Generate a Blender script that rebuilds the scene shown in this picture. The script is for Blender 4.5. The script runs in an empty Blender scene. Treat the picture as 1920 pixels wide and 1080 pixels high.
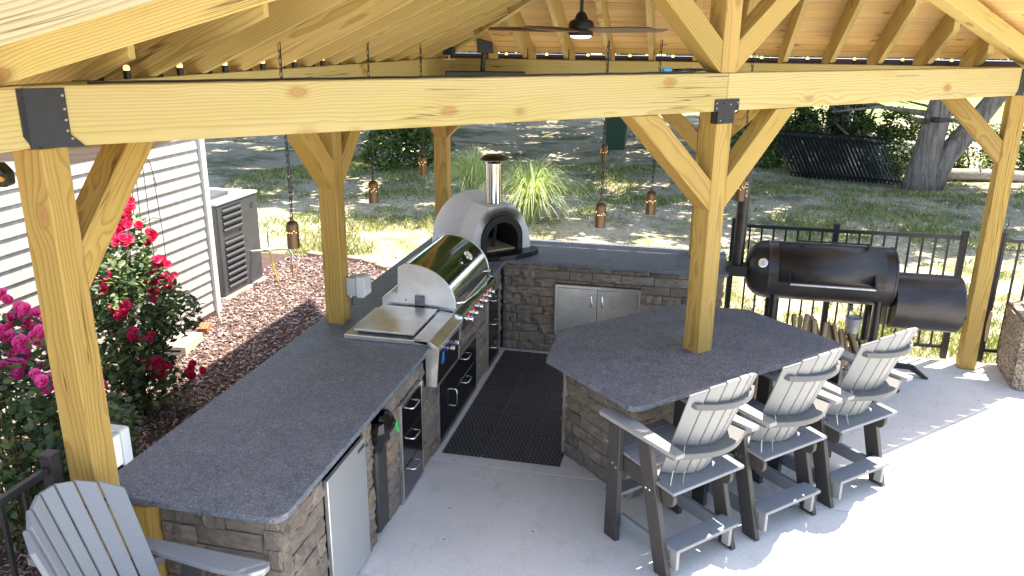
import bpy, bmesh, math, random
import numpy as np
from mathutils import Vector, Matrix
random.seed(7); rng = np.random.default_rng(11)
SC = bpy.context.scene; COL = SC.collection
# ---------------------------------------------------------------- camera
CAM = (2.41836, -7.7464, 2.92537)
cd = bpy.data.cameras.new('camera'); cam = bpy.data.objects.new('camera', cd); COL.objects.link(cam)
r_, u_, f_ = (0.97650224, 0.21525869, 0.01034746), (-0.07402527, 0.28994198, 0.95417708), (-0.20239475, 0.93252203, -0.29906358)
cam.matrix_world = Matrix(((r_[0], u_[0], -f_[0], CAM[0]), (r_[1], u_[1], -f_[1], CAM[1]), (r_[2], u_[2], -f_[2], CAM[2]), (0, 0, 0, 1)))
cd.sensor_width = 36; cd.lens = 36 * 1489.7 / 1920; cd.clip_start = 0.05; cd.clip_end = 600
SC.camera = cam
# ---------------------------------------------------------------- light
W = bpy.data.worlds.new('World'); SC.world = W; W.use_nodes = True
wn = W.node_tree.nodes; wl = W.node_tree.links
sky = wn.new('ShaderNodeTexSky'); sky.sky_type = 'NISHITA'; sky.sun_disc = False
SUNV = Vector((0.27, 0.27, 1.0)).normalized()
sky.sun_elevation = math.asin(SUNV.z); sky.sun_rotation = math.atan2(SUNV.x, SUNV.y)
sky.air_density = 1.0; sky.dust_density = 1.2; sky.ozone_density = 1.0
wn['Background'].inputs[1].default_value = 0.15
wl.new(sky.outputs[0], wn['Background'].inputs[0])
sl = bpy.data.lights.new('sun', 'SUN'); sl.energy = 4.6; sl.angle = math.radians(0.5); sl.color = (1.0, 0.95, 0.87)
so = bpy.data.objects.new('sun', sl); COL.objects.link(so); so.rotation_euler = SUNV.to_track_quat('Z', 'Y').to_euler(); so.location = (5, 5, 15)
SC.view_settings.view_transform = 'Standard'; SC.view_settings.look = 'None'; SC.view_settings.gamma = 1
SC.view_settings.use_curve_mapping = False; SC.view_settings.exposure = 1.88
SC.view_settings.use_white_balance = True; SC.view_settings.white_balance_temperature = 7100; SC.view_settings.white_balance_tint = 10
SC.render.engine = 'CYCLES'; SC.cycles.max_bounces = 8; SC.cycles.diffuse_bounces = 5; SC.cycles.sample_clamp_indirect = 8

# ---------------------------------------------------------------- helpers
def tag(o, label=None, cat=None, group=None, kind=None):
    if label: o['label'] = label
    if cat: o['category'] = cat
    if group: o['group'] = group
    if kind: o['kind'] = kind
    return o
def link(o, parent=None):
    COL.objects.link(o)
    if parent is not None: o.parent = parent
    return o
def thing(name, label, cat, loc=(0, 0, 0), rz=0.0, group=None):
    o = bpy.data.objects.new(name, None); o.location = loc; o.rotation_euler = (0, 0, rz); link(o)
    o.empty_display_size = 0.1
    return tag(o, label, cat, group)
def mesh_obj(name, me, mat, parent=None, mw=None):
    o = bpy.data.objects.new(name, me)
    if mat is not None and not me.materials: me.materials.append(mat)
    link(o, parent)
    if mw is not None: o.matrix_local = mw
    return o
def bm_obj(name, bm, mat, parent=None, mw=None, smooth=False, bevel=0, seg=1, auto=None):
    me = bpy.data.meshes.new(name); bmesh.ops.recalc_face_normals(bm, faces=bm.faces[:]); bm.to_mesh(me); bm.free()
    if smooth:
        for p in me.polygons: p.use_smooth = True
        if auto is not None: me.set_sharp_from_angle(angle=math.radians(auto))
    o = mesh_obj(name, me, mat, parent, mw)
    if bevel:
        m = o.modifiers.new('bevel', 'BEVEL'); m.width = bevel; m.segments = seg; m.limit_method = 'ANGLE'
    return o
def box(bm, x0, x1, y0, y1, z0, z1):
    vs = [bm.verts.new(p) for p in [(x0, y0, z0), (x1, y0, z0), (x1, y1, z0), (x0, y1, z0), (x0, y0, z1), (x1, y0, z1), (x1, y1, z1), (x0, y1, z1)]]
    for f in [(3, 2, 1, 0), (4, 5, 6, 7), (0, 1, 5, 4), (1, 2, 6, 5), (2, 3, 7, 6), (3, 0, 4, 7)]: bm.faces.new([vs[i] for i in f])
def boxo(name, x0, x1, y0, y1, z0, z1, mat, parent=None, bevel=0, seg=1):
    bm = bmesh.new(); c = ((x0 + x1) / 2, (y0 + y1) / 2, (z0 + z1) / 2)
    box(bm, x0 - c[0], x1 - c[0], y0 - c[1], y1 - c[1], z0 - c[2], z1 - c[2])
    return bm_obj(name, bm, mat, parent, Matrix.Translation(c), bevel=bevel, seg=seg)
def frame(o, a, b):            # local frame: X along a, Y toward b, Z = a x b
    a = Vector(a).normalized(); b = Vector(b); n = a.cross(b).normalized(); b = n.cross(a)
    return Matrix(((a.x, b.x, n.x, o[0]), (a.y, b.y, n.y, o[1]), (a.z, b.z, n.z, o[2]), (0, 0, 0, 1)))
def prism(name, poly, t, o, a, b, mat, parent=None, bevel=0, smooth=False, centre=True, seg=1):
    """poly of (a, b) metres extruded by t along a x b (centred)"""
    bm = bmesh.new(); z0, z1 = (-t / 2, t / 2) if centre else (0, t)
    lo = [bm.verts.new((p[0], p[1], z0)) for p in poly]; hi = [bm.verts.new((p[0], p[1], z1)) for p in poly]
    n = len(poly); bm.faces.new(lo[::-1]); bm.faces.new(hi)
    for i in range(n): bm.faces.new((lo[i], lo[(i + 1) % n], hi[(i + 1) % n], hi[i]))
    return bm_obj(name, bm, mat, parent, frame(o, a, b), smooth=smooth, bevel=bevel, auto=35 if smooth else None, seg=seg)
def tube(bm, pts, r, n=8, close=False, taper=None):
    pts = [Vector(p) for p in pts]; rings = []
    up = Vector((0.13, 0.21, 0.97))
    for i, p in enumerate(pts):
        d = (pts[min(i + 1, len(pts) - 1)] - pts[max(i - 1, 0)]).normalized()
        if abs(d.dot(up)) > 0.95: up = Vector((0.9, 0.3, 0.1))
        s = d.cross(up).normalized(); t = s.cross(d)
        rr = r if taper is None else taper[i]
        rings.append([bm.verts.new(p + (s * math.cos(2 * math.pi * k / n) + t * math.sin(2 * math.pi * k / n)) * rr) for k in range(n)])
    for a, b in zip(rings, rings[1:]):
        for k in range(n): bm.faces.new((a[k], a[(k + 1) % n], b[(k + 1) % n], b[k]))
    bm.faces.new(rings[0][::-1]); bm.faces.new(rings[-1])
def tubeo(name, pts, r, mat, parent=None, n=8, taper=None):
    bm = bmesh.new(); tube(bm, pts, r, n, taper=taper); return bm_obj(name, bm, mat, parent, smooth=True, auto=50)
def lathe(bm, prof, o=(0, 0, 0), axis='z', n=24):
    rings = []
    for r, h in prof:
        ring = []
        for k in range(n):
            a = 2 * math.pi * k / n; c, s = r * math.cos(a), r * math.sin(a)
            p = {'z': (c, s, h), 'x': (h, c, s), 'y': (c, h, s)}[axis]
            ring.append(bm.verts.new((o[0] + p[0], o[1] + p[1], o[2] + p[2])))
        rings.append(ring)
    for a, b in zip(rings, rings[1:]):
        for k in range(n): bm.faces.new((a[k], a[(k + 1) % n], b[(k + 1) % n], b[k]))
    bm.faces.new(rings[0][::-1]); bm.faces.new(rings[-1])
def latheo(name, prof, mat, parent=None, o=(0, 0, 0), axis='z', n=24, mw=None, auto=35):
    bm = bmesh.new(); lathe(bm, prof, o, axis, n); return bm_obj(name, bm, mat, parent, mw, smooth=True, auto=auto)
def rounded(pts, rad, seg=6):
    out = []; n = len(pts)
    for i in range(n):
        r = rad[i] if isinstance(rad, (list, tuple)) else rad
        p = Vector(pts[i]); a = Vector(pts[i - 1]); b = Vector(pts[(i + 1) % n])
        if r <= 0: out.append(tuple(p)); continue
        da = (a - p).normalized(); db = (b - p).normalized(); ang = da.angle(db); t = r / math.tan(ang / 2)
        c = p + (da + db).normalized() * (r / math.sin(ang / 2)); s = p + da * t; e = p + db * t
        a0 = math.atan2(s.y - c.y, s.x - c.x); a1 = math.atan2(e.y - c.y, e.x - c.x); d = (a1 - a0 + math.pi) % (2 * math.pi) - math.pi
        for k in range(seg + 1): out.append((c.x + r * math.cos(a0 + d * k / seg), c.y + r * math.sin(a0 + d * k / seg)))
    return out
def np_mesh(name, V, F, mat, parent=None, smooth=False, color=None):
    """V (n,3), F (m,k) equal-size faces"""
    me = bpy.data.meshes.new(name); V = np.ascontiguousarray(V, dtype=np.float32); F = np.ascontiguousarray(F, dtype=np.int32)
    me.vertices.add(len(V)); me.vertices.foreach_set('co', V.ravel()); k = F.shape[1]
    me.loops.add(F.size); me.loops.foreach_set('vertex_index', F.ravel()); me.polygons.add(len(F))
    me.polygons.foreach_set('loop_start', np.arange(0, F.size, k, dtype=np.int32)); me.polygons.foreach_set('loop_total', np.full(len(F), k, dtype=np.int32))
    me.update(calc_edges=True)
    if smooth: me.polygons.foreach_set('use_smooth', np.ones(len(F), dtype=bool))
    return mesh_obj(name, me, mat, parent)
def scatter(C, T, F, s, rot):
    """C (n,3) centres, T (k,3) template, F (m,j) faces, s (n,) scale, rot (n,3,3)"""
    n, k = len(C), len(T)
    V = np.einsum('nij,kj->nki', rot, T) * np.asarray(s)[:, None, None] + C[:, None, :]
    FF = F[None] + (np.arange(n) * k)[:, None, None]
    return V.reshape(-1, 3), FF.reshape(-1, F.shape[1])
def rand_rot(n, up=0.0, g=rng):
    z = g.normal(size=(n, 3)); z[:, 2] = np.abs(z[:, 2]) + up; z /= np.linalg.norm(z, axis=1)[:, None]
    x = g.normal(size=(n, 3)); x -= (x * z).sum(1)[:, None] * z; x /= np.linalg.norm(x, axis=1)[:, None]
    return np.stack([x, np.cross(z, x), z], axis=2)

# ---------------------------------------------------------------- materials
class M:
    def __init__(s, name):
        s.m = bpy.data.materials.new(name); s.m.use_nodes = True; s.n = s.m.node_tree.nodes; s.l = s.m.node_tree.links; s.b = s.n['Principled BSDF']
    def node(s, t, **k):
        x = s.n.new(t)
        for a, b in k.items():
            if a.startswith('i_'): x.inputs[a[2:].replace('_', ' ')].default_value = b
            else: setattr(x, a, b)
        return x
    def set(s, **k):
        for a, b in k.items():
            nm = {'color': 'Base Color', 'rough': 'Roughness', 'metal': 'Metallic', 'spec': 'Specular IOR Level', 'alpha': 'Alpha', 'trans': 'Transmission Weight', 'coat': 'Coat Weight', 'sub': 'Subsurface Weight'}[a]
            if a == 'color': b = (*b, 1)
            s.b.inputs[nm].default_value = b
        return s
    def link(s, a, b): s.l.new(a, b)
    def coords(s, kind='Object', scale=(1, 1, 1), rand=False):
        tc = s.node('ShaderNodeTexCoord'); mp = s.node('ShaderNodeMapping'); mp.inputs['Scale'].default_value = scale; s.link(tc.outputs[kind], mp.inputs['Vector'])
        if rand:
            oi = s.node('ShaderNodeObjectInfo'); mu = s.node('ShaderNodeMath', operation='MULTIPLY'); mu.inputs[1].default_value = 37.0
            cx = s.node('ShaderNodeCombineXYZ'); s.link(oi.outputs['Random'], mu.inputs[0]); s.link(mu.outputs[0], cx.inputs[0]); s.link(mu.outputs[0], cx.inputs[1]); s.link(mu.outputs[0], cx.inputs[2])
            s.link(cx.outputs[0], mp.inputs['Location'])
        return mp.outputs[0]
    def noise(s, vec, scale, detail=4, rough=0.55, dist=0):
        n = s.node('ShaderNodeTexNoise'); n.inputs['Scale'].default_value = scale; n.inputs['Detail'].default_value = detail; n.inputs['Roughness'].default_value = rough; n.inputs['Distortion'].default_value = dist
        if vec is not None: s.link(vec, n.inputs['Vector'])
        return n.outputs[0]
    def ramp(s, fac, stops, interp='LINEAR'):
        r = s.node('ShaderNodeValToRGB'); r.color_ramp.interpolation = interp; e = r.color_ramp.elements
        while len(e) < len(stops): e.new(0.5)
        for x, (p, c) in zip(e, stops): x.position = p; x.color = (*c, 1) if len(c) == 3 else c
        s.link(fac, r.inputs[0]); return r.outputs[0]
    def mix(s, fac, a, b, mode='MIX'):
        x = s.node('ShaderNodeMix', data_type='RGBA', blend_type=mode)
        for inp, v in ((x.inputs[0], fac), (x.inputs[6], a), (x.inputs[7], b)):
            if isinstance(v, (int, float)): inp.default_value = v
            elif isinstance(v, tuple): inp.default_value = (*v, 1)
            else: s.link(v, inp)
        return x.outputs[2]
    def math(s, op, a, b=None, c=None, clamp=False):
        x = s.node('ShaderNodeMath', operation=op); x.use_clamp = clamp
        for i, v in enumerate((a, b, c)):
            if v is None: continue
            if isinstance(v, (int, float)): x.inputs[i].default_value = v
            else: s.link(v, x.inputs[i])
        return x.outputs[0]
    def base(s, c): s.link(c, s.b.inputs['Base Color']); return s
    def bump(s, h, dist=0.002, strength=1.0, normal=None):
        b = s.node('ShaderNodeBump'); b.inputs['Distance'].default_value = dist; b.inputs['Strength'].default_value = strength; s.link(h, b.inputs['Height'])
        if normal is not None: s.link(normal, b.inputs['Normal'])
        s.link(b.outputs[0], s.b.inputs['Normal']); return b.outputs[0]

def simple(name, color, rough=0.5, metal=0.0, var=0.0, vs=20, bump=0, bs=60, emit=None, es=0):
    m = M(name).set(color=color, rough=rough, metal=metal)
    if var or bump:
        v = m.coords()
        if var:
            n = m.noise(v, vs); dk = tuple(c * (1 - var) for c in color); lt = tuple(min(1, c * (1 + var)) for c in color)
            m.base(m.ramp(n, [(0.3, dk), (0.7, lt)]))
        if bump: m.bump(m.noise(v, bs, 3), bump)
    if emit: m.b.inputs['Emission Color'].default_value = (*emit, 1); m.b.inputs['Emission Strength'].default_value = es
    return m.m

def wood(name, light, dark, tint, knots=True, ring=0.011, rough=0.62, contrast=1.0, kscale=(2.6, 4.9, 4.9)):
    m = M(name).set(rough=rough, spec=0.3)
    tc = m.node('ShaderNodeTexCoord'); oi = m.node('ShaderNodeObjectInfo'); sp = m.node('ShaderNodeSeparateXYZ'); m.link(tc.outputs['Object'], sp.inputs[0])
    rnd = oi.outputs['Random']; r1 = m.math('FRACT', m.math('MULTIPLY', rnd, 7.31)); r2 = m.math('FRACT', m.math('MULTIPLY', rnd, 23.7))
    X = m.math('ADD', sp.outputs[0], m.math('MULTIPLY', rnd, 60))
    cv = m.node('ShaderNodeCombineXYZ'); m.link(X, cv.inputs[0]); m.link(sp.outputs[1], cv.inputs[1]); m.link(sp.outputs[2], cv.inputs[2])
    def scaled(a, b, c):
        mp = m.node('ShaderNodeMapping'); mp.inputs['Scale'].default_value = (a, b, c); m.link(cv.outputs[0], mp.inputs['Vector']); return mp.outputs[0]
    w1 = m.noise(scaled(0.7, 2.2, 2.2), 1.0, 2); w2 = m.noise(scaled(2.2, 7, 7), 1.0, 2)
    # knots
    if knots:
        vo = m.node('ShaderNodeTexVoronoi'); vo.inputs['Scale'].default_value = 1.0; m.link(scaled(*kscale), vo.inputs['Vector']); vo.inputs['Randomness'].default_value = 1.0
        kd = m.math('ADD', vo.outputs['Distance'], m.math('MULTIPLY', m.math('SUBTRACT', m.noise(scaled(18, 30, 30), 1.0, 3), 0.5), 0.045))
        kin = m.math('SUBTRACT', 1.0, m.math('DIVIDE', kd, 0.42), clamp=True)   # bulge of grain round a knot
    Y = m.math('ADD', m.math('ADD', sp.outputs[1], m.math('MULTIPLY', m.math('SUBTRACT', r1, 0.5), 0.16)), m.math('MULTIPLY', m.math('SUBTRACT', w1, 0.5), 0.11))
    Z = m.math('ADD', m.math('ADD', sp.outputs[2], m.math('MULTIPLY', m.math('SUBTRACT', r2, 0.5), 0.16)), m.math('MULTIPLY', m.math('SUBTRACT', w2, 0.5), 0.03))
    d = m.math('SQRT', m.math('ADD', m.math('MULTIPLY', Y, Y), m.math('MULTIPLY', Z, Z)))
    if knots: d = m.math('ADD', d, m.math('MULTIPLY', m.math('MULTIPLY', kin, kin), 0.03))
    fr = m.math('FRACT', m.math('DIVIDE', d, ring))
    fine = m.noise(scaled(3, 160, 160), 1.0, 3)
    k = contrast
    line = m.ramp(fr, [(0.0, (0, 0, 0)), (0.5, (0.22 * k,) * 3), (0.86, (min(1, 0.95 * k),) * 3), (1.0, (0.05, 0.05, 0.05))])
    f = m.math('ADD', m.math('MULTIPLY', line, 0.75), m.math('MULTIPLY', m.math('SUBTRACT', fine, 0.5), 0.5), clamp=True)
    c = m.mix(f, light, dark)
    big = m.ramp(m.noise(scaled(0.9, 5, 5), 1.0, 3), [(0.42, (0, 0, 0)), (0.68, (0.7, 0.7, 0.7))])
    c = m.mix(big, c, m.mix(1.0, c, tint, 'MULTIPLY'))
    # per-piece tone
    tone = m.math('ADD', 0.88, m.math('MULTIPLY', r2, 0.2)); tn = m.node('ShaderNodeCombineXYZ'); m.link(tone, tn.inputs[0]); m.link(m.math('ADD', tone, m.math('MULTIPLY', r1, 0.03)), tn.inputs[1]); m.link(tone, tn.inputs[2])
    c = m.mix(1.0, c, tn.outputs[0], 'MULTIPLY')
    if knots:
        kf = m.ramp(kd, [(0.0, (1, 1, 1)), (0.09, (0.8, 0.8, 0.8)), (0.11, (1, 1, 1)), (0.125, (0.3, 0.3, 0.3)), (0.21, (0, 0, 0))])
        gs = m.node('ShaderNodeSeparateColor'); m.link(vo.outputs['Color'], gs.inputs[0]); kf = m.mix(1.0, kf, m.ramp(gs.outputs[0], [(0.28, (0, 0, 0)), (0.45, (1, 1, 1))]), 'MULTIPLY')
        kc = m.ramp(kd, [(0.0, (0.30, 0.16, 0.05)), (0.11, (0.36, 0.19, 0.06)), (0.13, (0.12, 0.06, 0.02)), (0.2, (0.45, 0.27, 0.08))])
        c = m.mix(kf, c, kc)
    ck = m.math('ABSOLUTE', m.math('SUBTRACT', m.noise(scaled(0.55, 26, 26), 1.0, 2), 0.5)); gate = m.ramp(m.noise(scaled(0.8, 3, 3), 1.0, 2), [(0.52, (0, 0, 0)), (0.60, (1, 1, 1))])
    cf = m.mix(1.0, m.ramp(ck, [(0.0, (0.9, 0.9, 0.9)), (0.006, (0.7, 0.7, 0.7)), (0.014, (0, 0, 0))]), gate, 'MULTIPLY'); c = m.mix(cf, c, m.mix(1.0, dark, (0.35, 0.28, 0.25), 'MULTIPLY'))
    st = m.ramp(m.noise(scaled(1.6, 8, 8), 1.0, 5), [(0.58, (0, 0, 0)), (0.8, (0.55, 0.55, 0.55))]); c = m.mix(st, c, m.mix(1.0, c, (0.80, 0.72, 0.60), 'MULTIPLY'))
    m.base(c); m.bump(m.math('ADD', m.math('MULTIPLY', fine, 0.6), m.math('MULTIPLY', fr, 0.15)), 0.0012, 0.6)
    return m.m

WOOD_BEAM = wood('treated_pine_beam', (0.48, 0.37, 0.16), (0.32, 0.205, 0.062), (0.92, 0.95, 0.60), ring=0.014, contrast=0.8)
WOOD_BARGE = wood('barge_pine', (0.50, 0.40, 0.23), (0.30, 0.20, 0.08), (0.98, 0.96, 0.85), ring=0.016, contrast=1.1)
WOOD = wood('treated_pine', (0.455, 0.295, 0.088), (0.285, 0.15, 0.032), (0.88, 0.93, 0.72), ring=0.012)
WOOD_RAFT = wood('treated_pine_rafter', (0.62, 0.46, 0.19), (0.37, 0.235, 0.066), (0.90, 0.98, 0.80), ring=0.011)
WOOD_DECK = wood('pine_roof_board', (0.80, 0.57, 0.28), (0.58, 0.34, 0.125), (1.0, 0.86, 0.62), ring=0.024, contrast=0.8, kscale=(4.0, 7.5, 7.5))
def granite():
    m = M('leathered_granite').set(rough=0.42, spec=0.5); v = m.coords('Object')
    n1 = m.noise(v, 150, 4, 0.75); n2 = m.noise(v, 30, 6, 0.8); n3 = m.noise(v, 5.0, 6, 0.7)
    c = m.ramp(n1, [(0.33, (0.028, 0.034, 0.048)), (0.50, (0.088, 0.104, 0.14)), (0.66, (0.225, 0.26, 0.32))])
    c = m.mix(m.ramp(n2, [(0.36, (0.8, 0.8, 0.8)), (0.50, (0, 0, 0))]), c, (0.030, 0.036, 0.050))
    c = m.mix(m.ramp(n3, [(0.35, (0, 0, 0)), (0.7, (0.8, 0.8, 0.8))]), c, m.mix(1.0, c, (1.6, 1.45, 1.3), 'MULTIPLY'))
    vo = m.node('ShaderNodeTexVoronoi'); vo.inputs['Scale'].default_value = 22; m.link(v, vo.inputs['Vector'])
    c = m.mix(m.ramp(vo.outputs['Distance'], [(0.0, (0.8, 0.8, 0.8)), (0.09, (0, 0, 0))]), c, (0.34, 0.35, 0.36))
    m.base(c); m.link(m.ramp(n2, [(0.3, (0.34,) * 3), (0.7, (0.58,) * 3)]), m.b.inputs['Roughness'])
    m.bump(m.math('ADD', n2, m.math('MULTIPLY', n1, 0.5)), 0.0035, 0.8); return m.m
GRANITE = granite()
def stone_mat():
    m = M('split_face_stone').set(rough=0.85, spec=0.25); v = m.coords('Object', rand=True); tc = m.node('ShaderNodeTexCoord'); oi = m.node('ShaderNodeObjectInfo')
    c0 = m.ramp(oi.outputs['Random'], [(0.0, (0.34, 0.285, 0.25)), (0.2, (0.49, 0.425, 0.365)), (0.4, (0.39, 0.345, 0.305)), (0.6, (0.55, 0.48, 0.41)), (0.8, (0.45, 0.375, 0.305)), (0.93, (0.58, 0.45, 0.31)), (1.0, (0.48, 0.43, 0.385))])
    n = m.noise(v, 2.6, 9, 0.8); n2 = m.noise(v, 9, 6, 0.8)
    c = m.mix(m.ramp(n, [(0.38, (0, 0, 0)), (0.6, (0.9,) * 3)]), c0, m.mix(1.0, c0, (0.56, 0.53, 0.52), 'MULTIPLY'))
    c = m.mix(m.ramp(m.noise(v, 1.3, 3), [(0.58, (0, 0, 0)), (0.74, (0.5,) * 3)]), c, (0.42, 0.27, 0.15))
    c = m.mix(m.ramp(n2, [(0.5, (0, 0, 0)), (0.8, (0.5,) * 3)]), c, (0.42, 0.38, 0.33))
    m.base(c); m.bump(m.math('ADD', m.math('MULTIPLY', m.noise(m.coords('Object', (1.6, 1, 0.8), True), 3.4, 9, 0.78), 1.0), m.math('MULTIPLY', n2, 0.35)), 0.045, 1.0); return m.m
STONE = stone_mat()
def concrete():
    m = M('broom_concrete').set(rough=0.88, spec=0.2); v = m.coords('Object')
    c = m.ramp(m.noise(v, 1.1, 6, 0.6), [(0.3, (0.56, 0.55, 0.53)), (0.7, (0.66, 0.65, 0.63))])
    c = m.mix(m.ramp(m.noise(v, 7, 6, 0.7), [(0.54, (0, 0, 0)), (0.72, (0.45,) * 3)]), c, (0.40, 0.375, 0.34))
    hc = m.math('ABSOLUTE', m.math('SUBTRACT', m.noise(v, 0.42, 3, 0.55), 0.5)); c = m.mix(m.ramp(hc, [(0.0, (0.3,) * 3), (0.0006, (0.15,) * 3), (0.0012, (0, 0, 0))]), c, (0.30, 0.28, 0.25))
    c = m.mix(m.ramp(m.noise(v, 90, 3, 0.6), [(0.33, (0.35,) * 3), (0.5, (0, 0, 0))]), c, (0.36, 0.345, 0.32))
    vo = m.node('ShaderNodeTexVoronoi'); vo.inputs['Scale'].default_value = 5.5; m.link(v, vo.inputs['Vector'])
    c = m.mix(m.ramp(vo.outputs['Distance'], [(0.0, (0.8,) * 3), (0.04, (0.6,) * 3), (0.06, (0, 0, 0))]), c, (0.13, 0.115, 0.09))
    m.base(c); m.bump(m.noise(v, 160, 3), 0.0015, 0.5); return m.m
CONC = concrete()
def lawn_mat():
    m = M('dry_lawn').set(rough=0.95, spec=0.1); v = m.coords('Object')
    n = m.noise(v, 0.75, 6, 0.68); n2 = m.noise(v, 14, 5, 0.7); n3 = m.noise(v, 60, 3, 0.7)
    g = m.ramp(n2, [(0.3, (0.095, 0.115, 0.045)), (0.7, (0.20, 0.21, 0.11))]); s = m.ramp(n2, [(0.3, (0.34, 0.285, 0.205)), (0.7, (0.58, 0.51, 0.40))])
    c = m.mix(m.ramp(n, [(0.47, (0, 0, 0)), (0.62, (1, 1, 1))]), s, g)
    c = m.mix(m.ramp(n3, [(0.4, (0, 0, 0)), (0.7, (0.6,) * 3)]), c, m.mix(1.0, c, (0.5, 0.5, 0.5), 'MULTIPLY'))
    # far field is an even mown green
    sp = m.node('ShaderNodeSeparateXYZ'); m.link(v, sp.inputs[0]); far = m.math('DIVIDE', m.math('SUBTRACT', sp.outputs[1], 24.0), 8.0, clamp=True)
    c = m.mix(far, c, m.ramp(n2, [(0.3, (0.16, 0.22, 0.07)), (0.7, (0.27, 0.32, 0.13))]))
    m.base(c); m.bump(n3, 0.008, 0.6); return m.m
LAWN = lawn_mat()
def leafy(name, cols, rough=0.55, trans=0.25, scale=3.0):
    m = M(name).set(rough=rough, spec=0.35); v = m.coords('Object'); g = m.node('ShaderNodeNewGeometry')
    f = m.math('ADD', m.math('MULTIPLY', m.noise(v, scale, 3), 0.6), m.math('MULTIPLY', g.outputs['Random Per Island'], 0.5))
    c = m.ramp(f, [(0.25 + 0.5 * i / (len(cols) - 1), x) for i, x in enumerate(cols)]); m.base(c)
    tr = m.node('ShaderNodeBsdfTranslucent'); m.link(m.mix(1.0, c, (1.5, 1.7, 0.6), 'MULTIPLY'), tr.inputs[0]); mx = m.node('ShaderNodeMixShader'); mx.inputs[0].default_value = trans
    m.link(m.b.outputs[0], mx.inputs[1]); m.link(tr.outputs[0], mx.inputs[2]); m.link(mx.outputs[0], m.n['Material Output'].inputs[0]); return m.m
GRASS = leafy('grass_blades', [(0.07, 0.11, 0.03), (0.15, 0.20, 0.065), (0.26, 0.28, 0.11), (0.45, 0.41, 0.24)], 0.7, 0.3, 0.8)
STRAW = leafy('dry_grass_blades', [(0.30, 0.26, 0.17), (0.56, 0.50, 0.37), (0.72, 0.66, 0.52)], 0.8, 0.2, 0.8)
ROSELEAF = leafy('rose_leaves', [(0.022, 0.046, 0.024), (0.045, 0.085, 0.042), (0.09, 0.14, 0.065), (0.17, 0.22, 0.08)], 0.42, 0.2)
BUSHLEAF = leafy('bush_leaves', [(0.035, 0.065, 0.018), (0.075, 0.125, 0.035), (0.16, 0.22, 0.065)], 0.5, 0.3)
CEDAR = leafy('cedar_foliage', [(0.012, 0.028, 0.012), (0.03, 0.055, 0.022), (0.06, 0.09, 0.035)], 0.6, 0.2)
REED = leafy('reed_blades', [(0.20, 0.26, 0.11), (0.36, 0.42, 0.20), (0.60, 0.63, 0.43)], 0.5, 0.35)
PETAL = leafy('rose_petals', [(0.42, 0.004, 0.03), (0.62, 0.010, 0.07), (0.75, 0.03, 0.17)], 0.5, 0.25, 6)
PETAL2 = leafy('pink_rose_petals', [(0.50, 0.01, 0.13), (0.72, 0.035, 0.30), (0.85, 0.12, 0.45)], 0.5, 0.25, 6)
MULCH = leafy('bark_mulch_chips', [(0.075, 0.043, 0.04), (0.19, 0.12, 0.11), (0.31, 0.225, 0.205), (0.46, 0.375, 0.345)], 0.9, 0.0, 5)
MULCHB = simple('mulch_bed', (0.07, 0.042, 0.036), 0.95, var=0.5, vs=25, bump=0.01, bs=40)
def bark():
    m = M('cedar_bark').set(rough=0.95, spec=0.1); v = m.coords('Object', (6, 6, 0.8)); n = m.noise(v, 2.5, 6, 0.7, 0.5)
    m.base(m.ramp(n, [(0.3, (0.10, 0.082, 0.072)), (0.5, (0.27, 0.23, 0.205)), (0.75, (0.50, 0.45, 0.41))])); m.bump(n, 0.04, 1.0); return m.m
BARK = bark()
SLAT = simple('grey_recycled_plastic', (0.265, 0.27, 0.272), 0.55, var=0.06, vs=180, bump=0.0006, bs=240)
BRACEM = simple('mid_grey_recycled_plastic', (0.125, 0.125, 0.127), 0.55, var=0.12, vs=180, bump=0.0006, bs=240)
DKPL = simple('charcoal_recycled_plastic', (0.045, 0.041, 0.040), 0.55, var=0.2, vs=180, bump=0.0006, bs=240)
BLUEG = simple('blue_grey_plastic_and_seat_shade', (0.19, 0.205, 0.23), 0.55, var=0.08, vs=200, bump=0.0006, bs=240)  # footrest blue-grey; on the island seats this colour carries their shade
def brushed(name, col, rough, axis=(1, 60, 60), bmp=0.0002, metal=1.0):
    m = M(name).set(color=col, metal=metal, rough=rough); v = m.coords('Object', axis); n = m.noise(v, 8, 3)
    m.link(m.ramp(n, [(0.2, (rough * 0.75,) * 3), (0.8, (rough * 1.35,) * 3)]), m.b.inputs['Roughness']); m.bump(n, bmp, 0.5)
    sm = m.ramp(m.noise(m.coords('Object'), 7, 4), [(0.4, (1, 1, 1)), (0.75, (0.82,) * 3)]); m.base(m.mix(1.0, sm, col, 'MULTIPLY')); return m.m
STEEL = brushed('brushed_stainless', (0.80, 0.80, 0.80), 0.33, (1, 25, 25), 0.00008)
STEEL_DK = brushed('stainless_dark_reflection', (0.17, 0.175, 0.20), 0.14, bmp=0.00005)  # base colour darkened for the dark surroundings the stainless mirrors
MIRROR = brushed('polished_stainless_hood', (0.52, 0.52, 0.50), 0.11, (30, 1, 30), 0.00008)
CHROME = simple('chrome', (0.8, 0.8, 0.8), 0.1, 1.0)
SCREW = simple('screw_heads', (0.30, 0.29, 0.27), 0.35, 1.0)
BLACKM = simple('black_powder_coat', (0.018, 0.018, 0.021), 0.42, 0.2, bump=0.0004, bs=400)
BRKT = simple('textured_black_bracket', (0.019, 0.020, 0.023), 0.55, 0.3, var=0.2, vs=30, bump=0.0004, bs=500)
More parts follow.
